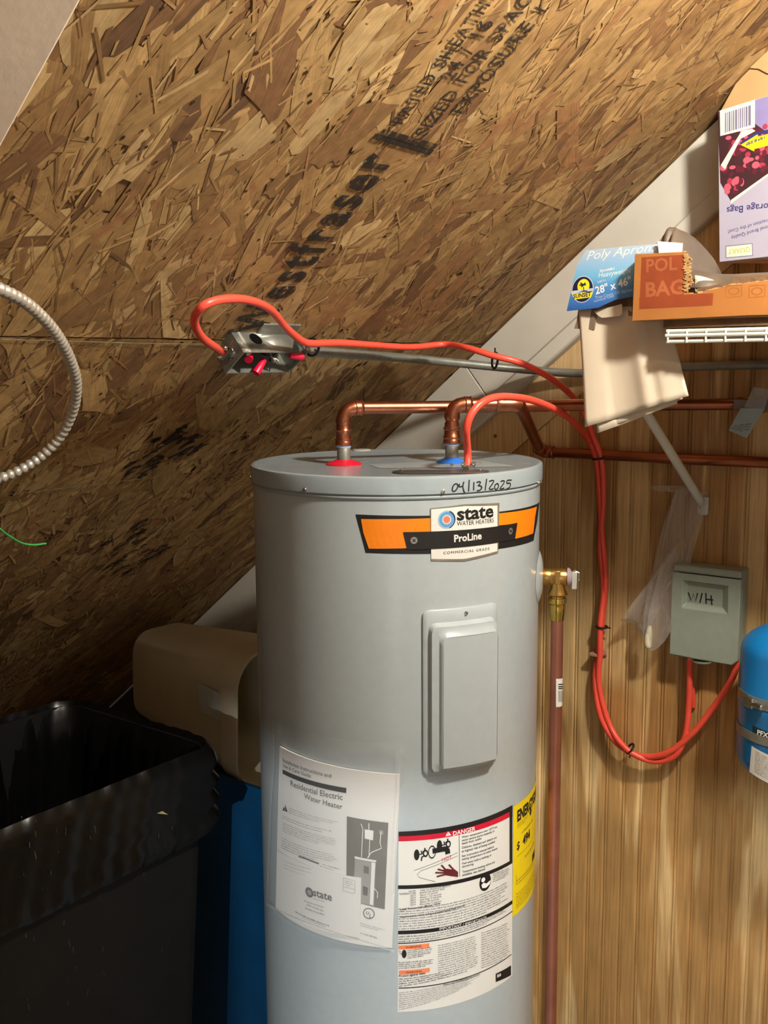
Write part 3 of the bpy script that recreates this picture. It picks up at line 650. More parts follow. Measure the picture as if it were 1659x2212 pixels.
    Q = Print(lambda a, z: g(a, z), P.pt)
    Q.text(Y, 'ENERGYGUIDE', (.012, .037), (.150, .037), 1, .0008, .045, 0, 1.35); Q.poly(Y, [(.068, .032), (.076, .032), (.077, .042), (.081, .042), (.073, .053), (.064, .042), (.068, .042)], 1, .0008)
    Q.text(Y, '$', (.012, .098), (.022, .098), 1, .0008, .02); Q.text(Y, '494', (.034, .098), (.070, .098), 1, .0008, .04)
    Q.lines(Y, [(.012, .041), (.06, .041), (.06, .052), (.012, .052)], 3, 2, .0007, .4, 21); Q.lines(Y, [(.03, .066), (.12, .066), (.12, .071), (.03, .071)], 1, 2, .0007, .7, 22)
    Q.stroke(Y, [(.012, .112), (.16, .112)], .0008, 2, .0007); Q.lines(Y, [(.045, .125), (.14, .125), (.14, .131), (.045, .131)], 1, 2, .0007, .6, 23)
    Q.stroke(Y, [(.012, .152), (.012, .172), (.1, .172)], .0009, 1, .0007); Q.stroke(Y, [(.012, .165), (.1, .165)], .0009, 1, .0007); Q.quad(Y, [(.09, .148), (.118, .148), (.118, .165), (.09, .165)], 1, .0007, 2, 1)
    Q.lines(Y, [(.012, .19), (.16, .19), (.16, .225), (.012, .225)], 6, 2, .0007, .35, 24)
    tag(obj('energy_label', Y, [M_ink_yel, M_ink, mat('olive_ink', (150, 128, 20), .5)], h, 0), 'yellow energy label')
    # round plate around the relief valve
    th = radians(80); ax = V((sin(th), -cos(th), 0)); VALVE['ax'] = ax
    zc = cyl(1160, 1253, TR).z; VALVE['p'] = V((TX, TY, 0)) + ax * (TR) + Z_ * (zc)
    m = MB()
    def dome(i, j):
        a = 2 * pi * i; r = .047 * j; off = .0075 * (1 - (j) ** 3) + .0005
        t = th + cos(a) * r / TR; return V((TX + sin(t) * (TR + off), TY - cos(t) * (TR + off), zc + sin(a) * r))
    m.grid(dome, 36, 6); tag(obj('valve_plate', m, mat('pale_plastic', (166, 173, 174), .3), h, 60), 'pale round plastic plate')
NIP = {}; VALVE = {}
build_heater()

# ================================================================== PIPES
def ringed(mb, path, r, bead):
    mb.tube(path, r, 18)
def seg_pts(path, a, b, n=6):
    L = [0]
    for i in range(len(path) - 1): L.append(L[-1] + (path[i + 1] - path[i]).length)
    def at(t):
        i = max(j for j in range(len(path) - 1) if L[j] <= t + 1e-9); f = (t - L[i]) / max(L[i + 1] - L[i], 1e-9); return path[i].lerp(path[i + 1], min(f, 1))
    return [at(a + (b - a) * k / n) for k in range(n + 1)], L[-1]
def sleeve(path, a, b, r=.0128):
    """soldered socket: a slightly larger tube with a rolled bead at each end"""
    pts, _ = seg_pts(path, a, b, 8); m = MB(); rr = [r * .93, r * 1.08, r, r, r, r, r, r * 1.08, r * .93]; m.tube(pts, rr, 20); return m
PR = .0111
def build_pipes():
    # hot line
    n = NIP['hot']; zc = aty(790, 880, 1.81).z; p1 = V((n.x, n.y, zc)); a = aty(850, 880, 1.8237); b = aty(976, 879, 1.852); c = aty(1250, 875, 1.915); d = wallp(1625, 873, .030); e = wallp(1760, 872, .030)
    a = p1 + (b - p1) * .4
    t = thing('hot_water_pipe', 'copper pipe rising from the red collar of the heater and running to the wall', 'pipe', (n.x, n.y, n.z + .0375))
    base = V((n.x, n.y, n.z + .0375)); path = fillet([base, p1, b, c, d, e], [.024, .1, .1, .1], 10)
    m = MB(); m.tube(path, PR, 18); obj('pipe', m, M_copper, t)
    m = MB(); m.lathe(base, Z_, [(.0148, -.003), (.0150, .001), (.0140, .0045), (.0148, .005), (.0148, .007), (.0132, .009), (.0128, .020), (.0140, .023), (.0128, .026), (.0126, .034)], 24); obj('adapter', m, M_copper, t)
    h0 = (p1 - base).length
    for nm, (s0, s1) in (('elbow', (h0 - .030, h0 - .010 + .030)),): m = sleeve(path, s0, s1, .0130); obj(nm, m, M_copper, t)
    for s0, s1 in ((h0 + .010, h0 + .026),): obj('coupling', sleeve(path, s0, s1, .0134), M_copper, t)
    # cold line
    n = NIP['cold']; zc = aty(1050, 873, 1.82).z; base = V((n.x, n.y, n.z + .0375)); p1 = V((n.x, n.y, zc)); b = aty(1122, 873, 1.835); c = wallp(1168, 976, .026); d = wallp(1430, 989, .026); e = wallp(1740, 1003, .026)
    t = thing('cold_water_pipe', 'copper pipe rising from the blue collar then dropping to a run low on the wall', 'pipe', base)
    path = fillet([base, p1, b, c, d, e], [.024, .022, .024, .1], 10); m = MB(); m.tube(path, PR, 18); obj('pipe', m, M_copper, t)
    m = MB(); m.lathe(base, Z_, [(.0152, -.003), (.0154, .001), (.0142, .0045), (.0150, .006), (.0150, .009), (.0134, .012), (.0130, .020), (.0146, .022), (.0146, .025), (.0128, .027), (.0126, .034)], 24); obj('adapter', m, M_copper, t)
    h0 = (p1 - base).length; obj('elbow', sleeve(path, h0 - .028, h0 + .024, .0132), M_copper, t)
    L1 = h0 - .010 + (b - p1).length - .012
    obj('coupling', sleeve(path, h0 + .012, h0 + .026, .0136), M_copper, t)
    obj('elbow', sleeve(path, L1 - .030, L1 + .016, .0134), M_copper, t)
    L2 = L1 + (c - b).length - .004; obj('elbow', sleeve(path, L2 - .034, L2 + .014, .0132), M_copper, t)
    obj('coupling', sleeve(path, L2 + .012, L2 + .026, .0132), M_copper, t)
    # relief valve
    ax = VALVE['ax']; p = VALVE['p'] + ax * .006; cxp = p + ax * .028
    t = thing('relief_valve', 'brass relief valve with a small test lever on the side of the heater', 'valve', cxp)
    m = MB(); m.lathe(p, ax, [(.0150, 0), (.0155, .002), (.0155, .014), (.0148, .0155), (.0152, .017), (.0158, .019), (.0158, .040), (.0150, .0425), (.0145, .044)], 24); obj('body', m, M_brass, t)
    m = MB(); m.lathe(cxp, -Z_, [(.0125, .006), (.0125, .020), (.0170, .029), (.0175, .0315), (.0150, .034)], 24); obj('outlet', m, M_brass, t)
    fx = V((0, -1, 0)); m = MB(); m.box(cxp - Z_ * .002 + (CAM - cxp).normalized() * .0150, (V((1, 0, 0)), (CAM - cxp).normalized(), Z_), (.009, .003, .024)); obj('maker_plate', m, M_brass, t, bevel=.0008)
    m = MB(); m.lathe(p + ax * .044, ax, [(.0165, 0), (.0168, .002), (.0150, .005), (.0080, .009), (.004, .0095)], 24); tag(obj('cap', m, mat('mauve_plastic', (150, 132, 140), .5), t), 'mauve plastic end cap')
    q = p + ax * .0565 + (CAM - p).normalized() * .004; sd = ax.cross(Z_).normalized()
    m = MB(); m.box(q - Z_ * .006, (ax, sd, Z_), (.0095, .004, .032)); lv = obj('lever', m, mat('pale_steel', (196, 194, 180), .35, .5), t, bevel=.0012)
    m = MB(); m.tube([q + Z_ * .008 - ax * .006, q + Z_ * .012, q + Z_ * .008 + ax * .008, q - Z_ * .006 + ax * .008], .0012, 8); obj('spring_clip', m, M_chrome, lv)
    m = MB(); m.lathe(cxp - Z_ * .034, -Z_, [(.0120, -.004), (.0120, .004), (.0158, .004), (.0162, .008), (.0162, .013), (.0120, .014), (.0132, .016), (.0136, .026), (.0132, .034), (.0125, .036), (.0125, .042), (.0118, .045)], 12); obj('adapter', m, mat('bright_brass', (214, 184, 92), .2, 1, .08), t)
    # discharge pipe
    top = cxp - Z_ * .076; t = thing('discharge_pipe', 'copper discharge pipe running down from the brass relief valve beside the heater', 'pipe', V((top.x, top.y, .12)))
    m = MB(); m.tube([top, V((top.x, top.y, .12))], .0113, 20); obj('pipe', m, M_copper_dull, t)
    DP = cyl_print(.0113, (top.x, top.y)); m = newmb(); DP.quad(m, [(1201, 1466), (1222, 1464), (1222, 1524), (1201, 1527)], 0, .0004, 10, 2)
    for i, y in enumerate((1477, 1482, 1486)): DP.quad(m, [(1206, y), (1219, y - 1), (1219, y + 1.5), (1206, y + 2.5)], 1, .0006, 5, 1)
    for i in range(7): x = 1206 + i * 2; DP.quad(m, [(x, 1492), (x + 1, 1492), (x + 1, 1516), (x, 1516)], 2, .0006, 1, 1)
    tag(obj('sticker', m, [M_label, M_ink, M_ink_grey], t, 0), 'white barcode sticker')
build_pipes()

# ================================================================== CONDUIT, JUNCTION BOX, CABLES
def build_electrical():
    # conduit along the roof, bending onto the wall
    c0 = roofp(652, 757, .026); c1 = roofp(905, 776, .024); c2 = wallp(1120, 797, .075); c3 = wallp(1265, 806, .022); c4 = wallp(1480, 792, .016); c5 = wallp(1740, 786, .016)
    path = catmull([c0, c0.lerp(c1, .5), c1, c2, c3, c4, c5], 8)
    t = thing('conduit', 'thin grey steel conduit running from the open junction box to the wall', 'conduit', c0)
    m = MB(); m.tube(path, .0088, 16); obj('tube', m, M_galv, t)
    m = MB(); d = (path[1] - path[0]).normalized(); m.lathe(path[0] - d * .018, d, [(.0088, 0), (.0088, .004), (.0125, .004), (.0125, .010), (.0105, .012), (.0105, .030), (.0092, .032)], 12); obj('connector', m, mat('zinc_connector', (170, 170, 160), .35, .9), t)
    # junction box: back on the sheathing, open side to the room, long side with the knock-out hole facing uphill
    o = roofp(499, 715, 0); L = (roofp(634, 722, 0) - o).dot(E1); D = .052; H = .044; dn = -E2; ax3 = (E1, dn, E3)
    t = thing('junction_box', 'open grey metal junction box with red wire nuts at the end of the conduit', 'junction box', o + E1 * (L / 2))
    def B(a, d, n_): return o + E1 * a + dn * d + E3 * n_
    wt = .0016; m = MB()
    m.box(B(L / 2, D / 2, .001), ax3, (L, D, wt)); m.box(B(L / 2, D, H / 2), ax3, (L, wt, H)); m.box(B(0, D / 2, H / 2), ax3, (wt, D, H)); m.box(B(L, D / 2, H / 2), ax3, (wt, D, H))
    hc, hr, n = (L * .30, H * .36), .0115, 16
    def outp(k):
        a = 2 * pi * k / n + .001; dx, dy = cos(a), sin(a); tt = min((((L if dx > 0 else 0) - hc[0]) / dx if abs(dx) > 1e-6 else 9), (((H if dy > 0 else 0) - hc[1]) / dy if abs(dy) > 1e-6 else 9)); return (hc[0] + dx * tt, hc[1] + dy * tt)
    rim = [outp(k) for k in range(n)]
    for c in ((L, H), (0, H), (0, 0), (L, 0)):
        k = min(range(n), key=lambda q: hypot(rim[q][0] - c[0], rim[q][1] - c[1])); rim[k] = c
    inn = [(hc[0] + cos(2 * pi * k / n) * hr * 1.15, hc[1] + sin(2 * pi * k / n) * hr) for k in range(n)]
    m.add([B(a, .0002, h_) for a, h_ in inn] + [B(a, .0002, h_) for a, h_ in rim], [(k, (k + 1) % n, n + (k + 1) % n, n + k) for k in range(n)])
    obj('shell', m, M_galv, t, 30, solid=.0012)
    m = MB(); m.box(B(L * .66, -.012, .003), ax3, (L * .6, .024, .004)); obj('mounting_flange', m, M_galv, t, bevel=.001)
    m = MB(); m.lathe(B(L * .10, .004, H * .5), E3, [(.0055, -.02), (.0055, .019), (.005, .021)], 14); tag(obj('corner_post', m, mat('pale_zinc', (176, 172, 160), .35, .4), t), 'pale corner tube')
    m = MB(); m.lathe(B(hc[0], .0018, hc[1]), dn, [(hr * 1.25, 0), (hr * 1.25, .001)], 20); obj('hole_shade_disc', m, mat('painted_hole_shade', (8, 8, 8), .9, 0, .1, 20, 0, 60, 0, .05), t)  # black disc behind the hole, its colour stands in for the shade inside
    crim = mat('crimson_plastic', (214, 16, 62), .35)
    for (a, d, n_, dirv, ln) in ((L * .40, D * .62, H * 1.05, -E1 * .6 + dn * .5 + E3 * .5, .030), (L * .86, D * .18, H * 1.0, E1 * .8 - dn * .15 + E3 * .2, .026), (L * .18, D * .30, H * .9, -E1 * .5 + E3 * .5, .018)):
        p = B(a, d, n_); dv = dirv.normalized(); m = MB(); m.lathe(p - dv * ln * .5, dv, [(.0032, 0), (.0048, .002), (.0062, ln * .55), (.0070, ln * .8), (.0070, ln)], 12); tag(obj('wire_nut', m, crim, t), 'red plastic wire nut')
    for a0, a1, cm, hh in ((.30, .72, M_black, .9), (.4, .8, mat('white_wire', (200, 196, 186), .4), 1.0), (.22, .85, M_black, .8), (.5, .62, mat('white_wire', (200, 196, 186), .4), .95)):
        m = MB(); m.tube(catmull([B(L * a0, D * .5, H * .3), B(L * (a0 + a1) / 2, D * .35, H * hh), B(L * (a0 + a1) / 2 + .012, D * .6, H * hh * .9), B(L * a1, D * .4, H * .3)], 6), .0013, 8); obj('wire', m, cm, t)
    m = MB(); pc = B(-.012, D * .45, H * .55); m.lathe(B(.002, D * .45, H * .55), -E1, [(.0130, 0), (.0130, .004), (.0105, .005), (.0105, .012)], 12)
    for s_ in (-1, 1): m.box(pc + E3 * (.006 * s_), ax3, (.012, .020, .0045))
    for s_ in (-1, 1): m.lathe(pc - dn * (.010 * s_) - E1 * .006, -E1, [(.0050, 0), (.0050, .002), (.0035, .0045), (.0001, .005)], 10, False)
    m.tube([pc - dn * .012, pc - dn * .030 - E1 * .003], .0012, 8); obj('cable_clamp', m, M_chrome, t)
    CLAMP = pc - E1 * .008; CE = B(L + .003, D * .5, H * .5)
    # --- orange cables; flat jacket, drawn as real tubes
    cd_ = NIP['clamp']
    upA = [cd_ + Z_ * .004, aty(1010, 975, cd_.y + .003), aty(1008, 925, 1.66), aty(1024, 886, 1.66), aty(1056, 862, 1.68), aty(1100, 857, 1.73), aty(1160, 868, 1.82), aty(1225, 900, 1.93), wallp(1268, 945, .055), wallp(1288, 992, .032), wallp(1295, 1060, .02), wallp(1300, 1150, .018), wallp(1308, 1250, .018), wallp(1302, 1330, .014), wallp(1293, 1410, .014), wallp(1286, 1470, .022), wallp(1297, 1545, .03), wallp(1330, 1602, .032), wallp(1380, 1632, .032), wallp(1436, 1628, .034), wallp(1490, 1590, .030), wallp(1540, 1530, .028), wallp(1582, 1465, .03), wallp(1592, 1425, .035)]
    m = MB(); m.tube(catmull(upA, 8), .0064, 12); tag(obj('power_cable', m, M_orange), 'orange cable from the clamp on top of the heater to the wall disconnect', 'cable')
    lb = [CLAMP, roofp(468, 752, .045), roofp(436, 728, .06), roofp(420, 694, .07), roofp(436, 663, .075), roofp(478, 647, .07), roofp(535, 648, .06), roofp(583, 668, .05), roofp(618, 708, .042), roofp(652, 736, .045), roofp(676, 742, .046), roofp(740, 741, .042), roofp(880, 750, .04), roofp(960, 744, .05), aty(1010, 752, 1.99), aty(1068, 769, 1.96), aty(1130, 786, 1.96), aty(1200, 824, 2.0), wallp(1252, 876, .05), wallp(1280, 940, .04), wallp(1300, 1000, .032), wallp(1303, 1090, .02), wallp(1296, 1180, .018), wallp(1304, 1270, .017), wallp(1297, 1350, .026), wallp(1296, 1410, .026), wallp(1294, 1480, .024), wallp(1318, 1568, .03), wallp(1356, 1620, .042), wallp(1410, 1644, .03), wallp(1456, 1634, .03), wallp(1480, 1590, .028), wallp(1488, 1520, .028), wallp(1490, 1440, .04), wallp(1492, 1420, .045)]
    m = MB(); m.tube(catmull(lb, 8), .0062, 12); tag(obj('power_cable', m, M_orange), 'orange cable looping out of the junction box and along the conduit to the wall disconnect', 'cable')
    # zip ties
    def tie(p, d, r, lab, tail=None):
        d = V(d).normalized(); m = MB(); a = d.orthogonal().normalized(); b = d.cross(a)
        m.tube([p + a * cos(2 * pi * k / 16) * r + b * sin(2 * pi * k / 16) * r for k in range(17)], .0024, 8)
        if tail: m.tube([p + tail * r, p + tail * (r + .009)], .0015, 6)
        tag(obj('cable_tie', m, M_black), lab, 'cable tie')
    tie(roofp(674, 750, .036), path[4] - path[3], .0145, 'black cable tie nearest the junction box on the conduit', (-E2 * .5 + E1).normalized())
    tie(aty(1069, 779, 1.98), V((1, .25, -.1)), .0150, 'black cable tie where orange cable crosses the white trim', Z_)
    tie(wallp(1294, 990, .032), V((.15, 0, -1)), .0125, 'black cable tie at the lower wall pipe, under the plastic sheets', -U_)
    tie(wallp(1300, 1354, .022), V((.0, 0, -1)), .0115, 'black cable tie beside the brass valve, right above a staple', U_)
    tie(wallp(1361, 1617, .036), V((.8, 0, -.6)), .0115, 'black cable tie at the bottom of the orange cable loop', -Z_)
    m = MB(); p = wallp(1297, 1409, 0); m.box(p + N_ * .016, (U_, N_, Z_), (.026, .028, .006)); m.box(wallp(1306, 1409, 0) + N_ * .004, (U_, N_, Z_), (.014, .004, .012)); tag(obj('cable_staple', m, mat('pale_rose_plastic', (170, 120, 104), .5), bevel=.001), 'small pale cable staple on the beadboard', 'staple')
    # flexible armoured cable at the left
    pts = [R(-2.3, .62, .021), R(-2.0, .55, .021), R(-1.62, .40, .026), roofp(-110, 606, .045), roofp(-45, 612, .05), roofp(12, 630, .05), roofp(66, 662, .048), roofp(118, 716, .044), roofp(152, 778, .04), roofp(165, 830, .04), roofp(158, 885, .042), roofp(132, 940, .048), roofp(90, 985, .055), roofp(38, 1018, .06), roofp(-20, 1042, .06), roofp(-70, 1075, .06), roofp(-80, 1120, .06), roofp(-50, 1140, .06)]
    dense = catmull(pts, 24); tot = sum((dense[i + 1] - dense[i]).length for i in range(len(dense) - 1)); N = int(tot / .0012); fine, _ = seg_pts(dense, 0, tot * .9999, N)
    rr = [.0058 + .0022 * abs(sin(pi * k * .0012 / .0105)) for k in range(len(fine))]
    t = thing('armored_cable', 'ribbed silver flexible metal cable curving in from the left edge', 'cable', pts[0])
    m = MB(); m.tube(fine, rr, 14); obj('armor', m, mat('ribbed_aluminium', (206, 200, 186), .3, .6, .05), t, 60)
    m = MB(); m.tube(catmull([pts[-1], roofp(-10, 1138, .06), roofp(14, 1154, .06), roofp(44, 1172, .058), roofp(72, 1177, .058), roofp(99, 1174, .058)], 8), .0019, 10); tag(obj('ground_wire', m, mat('green_wire', (78, 178, 92), .4), t), 'green insulated wire')
    m = MB(); m.tube(catmull([pts[-1], roofp(-12, 1130, .06), roofp(0, 1124, .06), roofp(11, 1117, .06)], 6), .0007, 8); m.tube(catmull([pts[-1], roofp(-8, 1150, .06), roofp(4, 1145, .06)], 6), .0007, 8); tag(obj('bare_wire', m, M_copper, t), 'bare copper strands')
build_electrical()

# ================================================================== WALL FITTINGS
def build_wall_things():
    # disconnect box
    d = .052; t0 = wallp(1530, 1340, 0); t = thing('disconnect_box', 'sage grey metal disconnect box with marker lettering on the beadboard wall', 'electrical box', t0 - Z_ * .09)
    BL, BR = wallp(1450, 1413, d), wallp(1562, 1434, d); TL, TRr = wallp(1462, 1226, d), wallp(1598, 1243, d)
    ul = (wallp(1449, 1330, d) - OW).dot(U_); ur = (wallp(1597, 1330, d) - OW).dot(U_); zt_ = wallp(1520, 1228, d).z; zb = wallp(1500, 1424, d).z
    m = MB(); m.prism([W(ul + .004, .001, zt_ - .002), W(ur - .001, .001, zt_ - .002), W(ur - .001, .001, zb + .004), W(ul + .004, .001, zb + .004)], N_ * (d - .015)); obj('case', m, M_boxgrey, t, bevel=.004)
    # lid: front plate with a recessed panel
    ru0, ru1 = ul + (ur - ul) * .16, ul + (ur - ul) * .82; rz1, rz0 = zt_ - (zt_ - zb) * .15, zt_ - (zt_ - zb) * .45
    m = MB(); zs = zt_ - .014; y1 = d; bev = .006
    o_ = [(ul, zs), (ur, zs), (ur, zb + .010), (ur - .010, zb), (ul, zb)]; 
    q = [(ru0, rz1), (ru1, rz1), (ru1, rz0), (ru0, rz0)]; qi = [(ru0 + .006, rz1 - .006), (ru1 - .012, rz1 - .006), (ru1 - .012, rz0 + .008), (ru0 + .006, rz0 + .008)]
    vs = [W(a, y1, z) for a, z in o_] + [W(a, y1, z) for a, z in q] + [W(a, y1 - .009, z) for a, z in qi] + [W(a, y1 - .014, z) for a, z in o_]
    m.add(vs, [(0, 1, 6, 5), (1, 2, 7, 6), (2, 3, 4, 8, 7), (4, 0, 5, 8), (5, 6, 10, 9), (6, 7, 11, 10), (7, 8, 12, 11), (8, 5, 9, 12), (9, 10, 11, 12), (0, 13, 14, 1), (1, 14, 15, 2), (2, 15, 16, 3), (3, 16, 17, 4), (4, 17, 13, 0)])
    lid = obj('lid', m, M_boxgrey, t, 25, bevel=.0018)
    P = plane_print(W(ul, y1 - .0088, zs), N_, U_); m = newmb()
    for pl in ([(1487, 1280), (1493, 1297), (1498, 1283), (1503, 1298), (1507, 1281)], [(1512, 1302), (1517, 1281)], [(1525, 1281), (1525.5, 1304)], [(1536, 1286), (1538, 1307)], [(1524, 1294.5), (1541, 1296)]):
        P.stroke(m, pl, .0026, 0, .0004)
    obj('handwriting', m, M_ink, lid, 0)
    P2 = plane_print(W(ul, y1, zs), N_, U_).thin(); m = newmb(); P2.disc(m, (1517, 1357), .017, .021, 0, .0004, 28, .93); P2.stroke(m, [(1507, 1357), (1527, 1359)], .0012, 0, .0004); P2.stroke(m, [(1517, 1344), (1516, 1370)], .0012, 0, .0004); tag(obj('embossed_mark', m, mat('sage_emboss', (146, 153, 140), .4), lid, 0), 'faint embossed round mark')
    m = MB(); m.prism([W(ul + .002, .004, zt_ + .002), W(ur, .004, zt_ + .002), W(ur, .004, zt_ - .012), W(ul + .002, .004, zt_ - .012)], N_ * (d - .003)); obj('hood', m, M_boxgrey, t, bevel=.003)
    m = MB(); c = W((ul + ur) / 2 - .004, d - .006, zb); m.lathe(c, -Z_, [(.022, -.001), (.021, .003), (.016, .0055), (.0001, .006)], 24, False); obj('hasp', m, M_boxgrey, t)
    # red cable tail under the box
    m = MB(); m.tube(catmull([wallp(1491, 1452, .03), wallp(1494, 1480, .02), wallp(1496, 1505, .012), wallp(1497, 1526, .006)], 6), [.0015 + .0045 * min(k / 9, 1) for k in range(19)], 10); tag(obj('cable_tail', m, M_orange), 'short frayed orange cable tail below the disconnect box', 'cable')
    # expansion tank, strapped to the wall at the right edge
    ex = wallp(1712, 1540, .125); r = .094; c = (ex.x, ex.y); zt2 = aty(1650, 1362, ex.y - .05).z; zb2 = aty(1659, 1716, ex.y - .05).z
    t = thing('expansion_tank', 'blue steel expansion tank strapped to the wall at the right edge', 'tank', (c[0], c[1], zb2))
    H = zt2 - zb2; m = MB(); prof = [(.001, 0)] + [(r * sin(a), .055 * (1 - cos(a))) for a in [pi / 2 * k / 8 for k in range(1, 9)]] + [(r, H * .5 - .004), (r + .0012, H * .5), (r, H * .5 + .004)] + [(r * cos(a), H - .055 + .055 * sin(a)) for a in [pi / 2 * k / 8 for k in range(9)]]
    prof[-1] = (.001, H); m.lathe((c[0], c[1], zb2), Z_, prof, 64, False); obj('shell', m, M_tankblue, t)
    P = cyl_print(r, c); zA = P.px(1650, 1523)[1]; zB = P.px(1652, 1601)[1]
    for zz, wd_ in ((zA, .019), (zB, .016)):
        m = MB(); m.lathe((c[0], c[1], zz - wd_ / 2), Z_, [(r + .0003, 0), (r + .0016, 0), (r + .0016, wd_), (r + .0003, wd_)], 64, False); obj('strap', m, M_galv, t)
        m = MB(); a = atan2(-N_.x, N_.y); p = V((c[0], c[1], zz)); m.box(p - N_ * (r + .014), (U_, N_, Z_), (.05, .028, wd_)); obj('bracket', m, M_galv, t, bevel=.001)
    m = MB(); a, z = P.px(1622, 1516); th = a / r; nn = V((sin(th), -cos(th), 0)); ss = V((cos(th), sin(th), 0)); p = P.pt(a, z, .004); m.box(p, (ss, nn, Z_), (.024, .008, .018)); m.lathe(p + ss * .014, ss, [(.005, -.004), (.005, .02)], 12); obj('strap_screw', m, M_chrome, t, bevel=.001)
    m = newmb(); P.quad(m, [(1626, 1567), (1690, 1590), (1690, 1618), (1626, 1590)], 1, .0004, 10, 1); P.text(m, 'PFX', (1636, 1586), (1660, 1594), 0, .0007, .03)
    tag(obj('name_label', m, [M_ink_white, mat('dark_teal_ink', (6, 40, 50), .4)], t, 0), 'dark label with white letters')
    m = newmb(); P.quad(m, [(1624, 1611), (1700, 1645), (1700, 1708), (1619, 1667)], 0, .0004, 10, 2); P.lines(m, [(1633, 1620), (1700, 1650), (1700, 1700), (1630, 1668)], 11, 1, .0007, .4, 31); tag(obj('data_label', m, [M_label, M_ink_lite], t, 0), 'white data label with small print')
    # valve on the upper pipe and its tag
    v = wallp(1633, 873, .03); t = thing('shutoff_valve', 'small brass shutoff valve on the upper copper pipe by the paper tag', 'valve', v - Z_ * .016)
    m = MB(); m.lathe(v - U_ * .035, U_, [(.0118, 0), (.0135, .002), (.0135, .006), (.0118, .008), (.0135, .012), (.0165, .022), (.0165, .048), (.0135, .058), (.0135, .066), (.0118, .07)], 20); obj('body', m, M_brass, t)
    m = MB(); m.lathe(v + N_ * .014, N_, [(.010, 0), (.010, .012), (.006, .014), (.006, .020)], 16); obj('stem', m, M_galv, t)
    m = MB(); m.box(v + N_ * .036 + U_ * .012, (U_, Z_, N_), (.085, .02, .003)); obj('handle', m, mat('dull_steel_handle', (130, 126, 118), .4, .6), t, bevel=.003)
    sw = film('clear_tag_film', (190, 190, 190), .35, .2)
    pt = wallp(1606, 900, .075); P = plane_print(pt, N_, U_); t = thing('paper_tag', 'pale blue paper tag with print hanging on the upper copper pipe', 'tag', wallp(1598, 945, .075))
    m = newmb(); P.quad(m, [(1600, 882), (1652, 882), (1613, 946), (1574, 930)], 0, 0, 4, 4)
    m2 = newmb(); P.lines(m2, [(1596, 892), (1624, 906), (1615, 918), (1588, 905)], 3, 1, .0004, .55, 41); P.lines(m2, [(1588, 918), (1626, 912), (1616, 938), (1580, 926)], 4, 0, .0004, .5, 43);
    obj('card', m, mat('pale_blue_card', (158, 176, 176), .6), t, 0, solid=.0006); obj('print', m2, [M_ink_grey, M_ink_lite], t, 0)
    m = newmb(); P.quad(m, [(1628, 836), (1664, 842), (1652, 884), (1608, 880)], 0, .001, 4, 4); obj('hanger_film', m, sw, t, 0, solid=.0006)
build_wall_things()

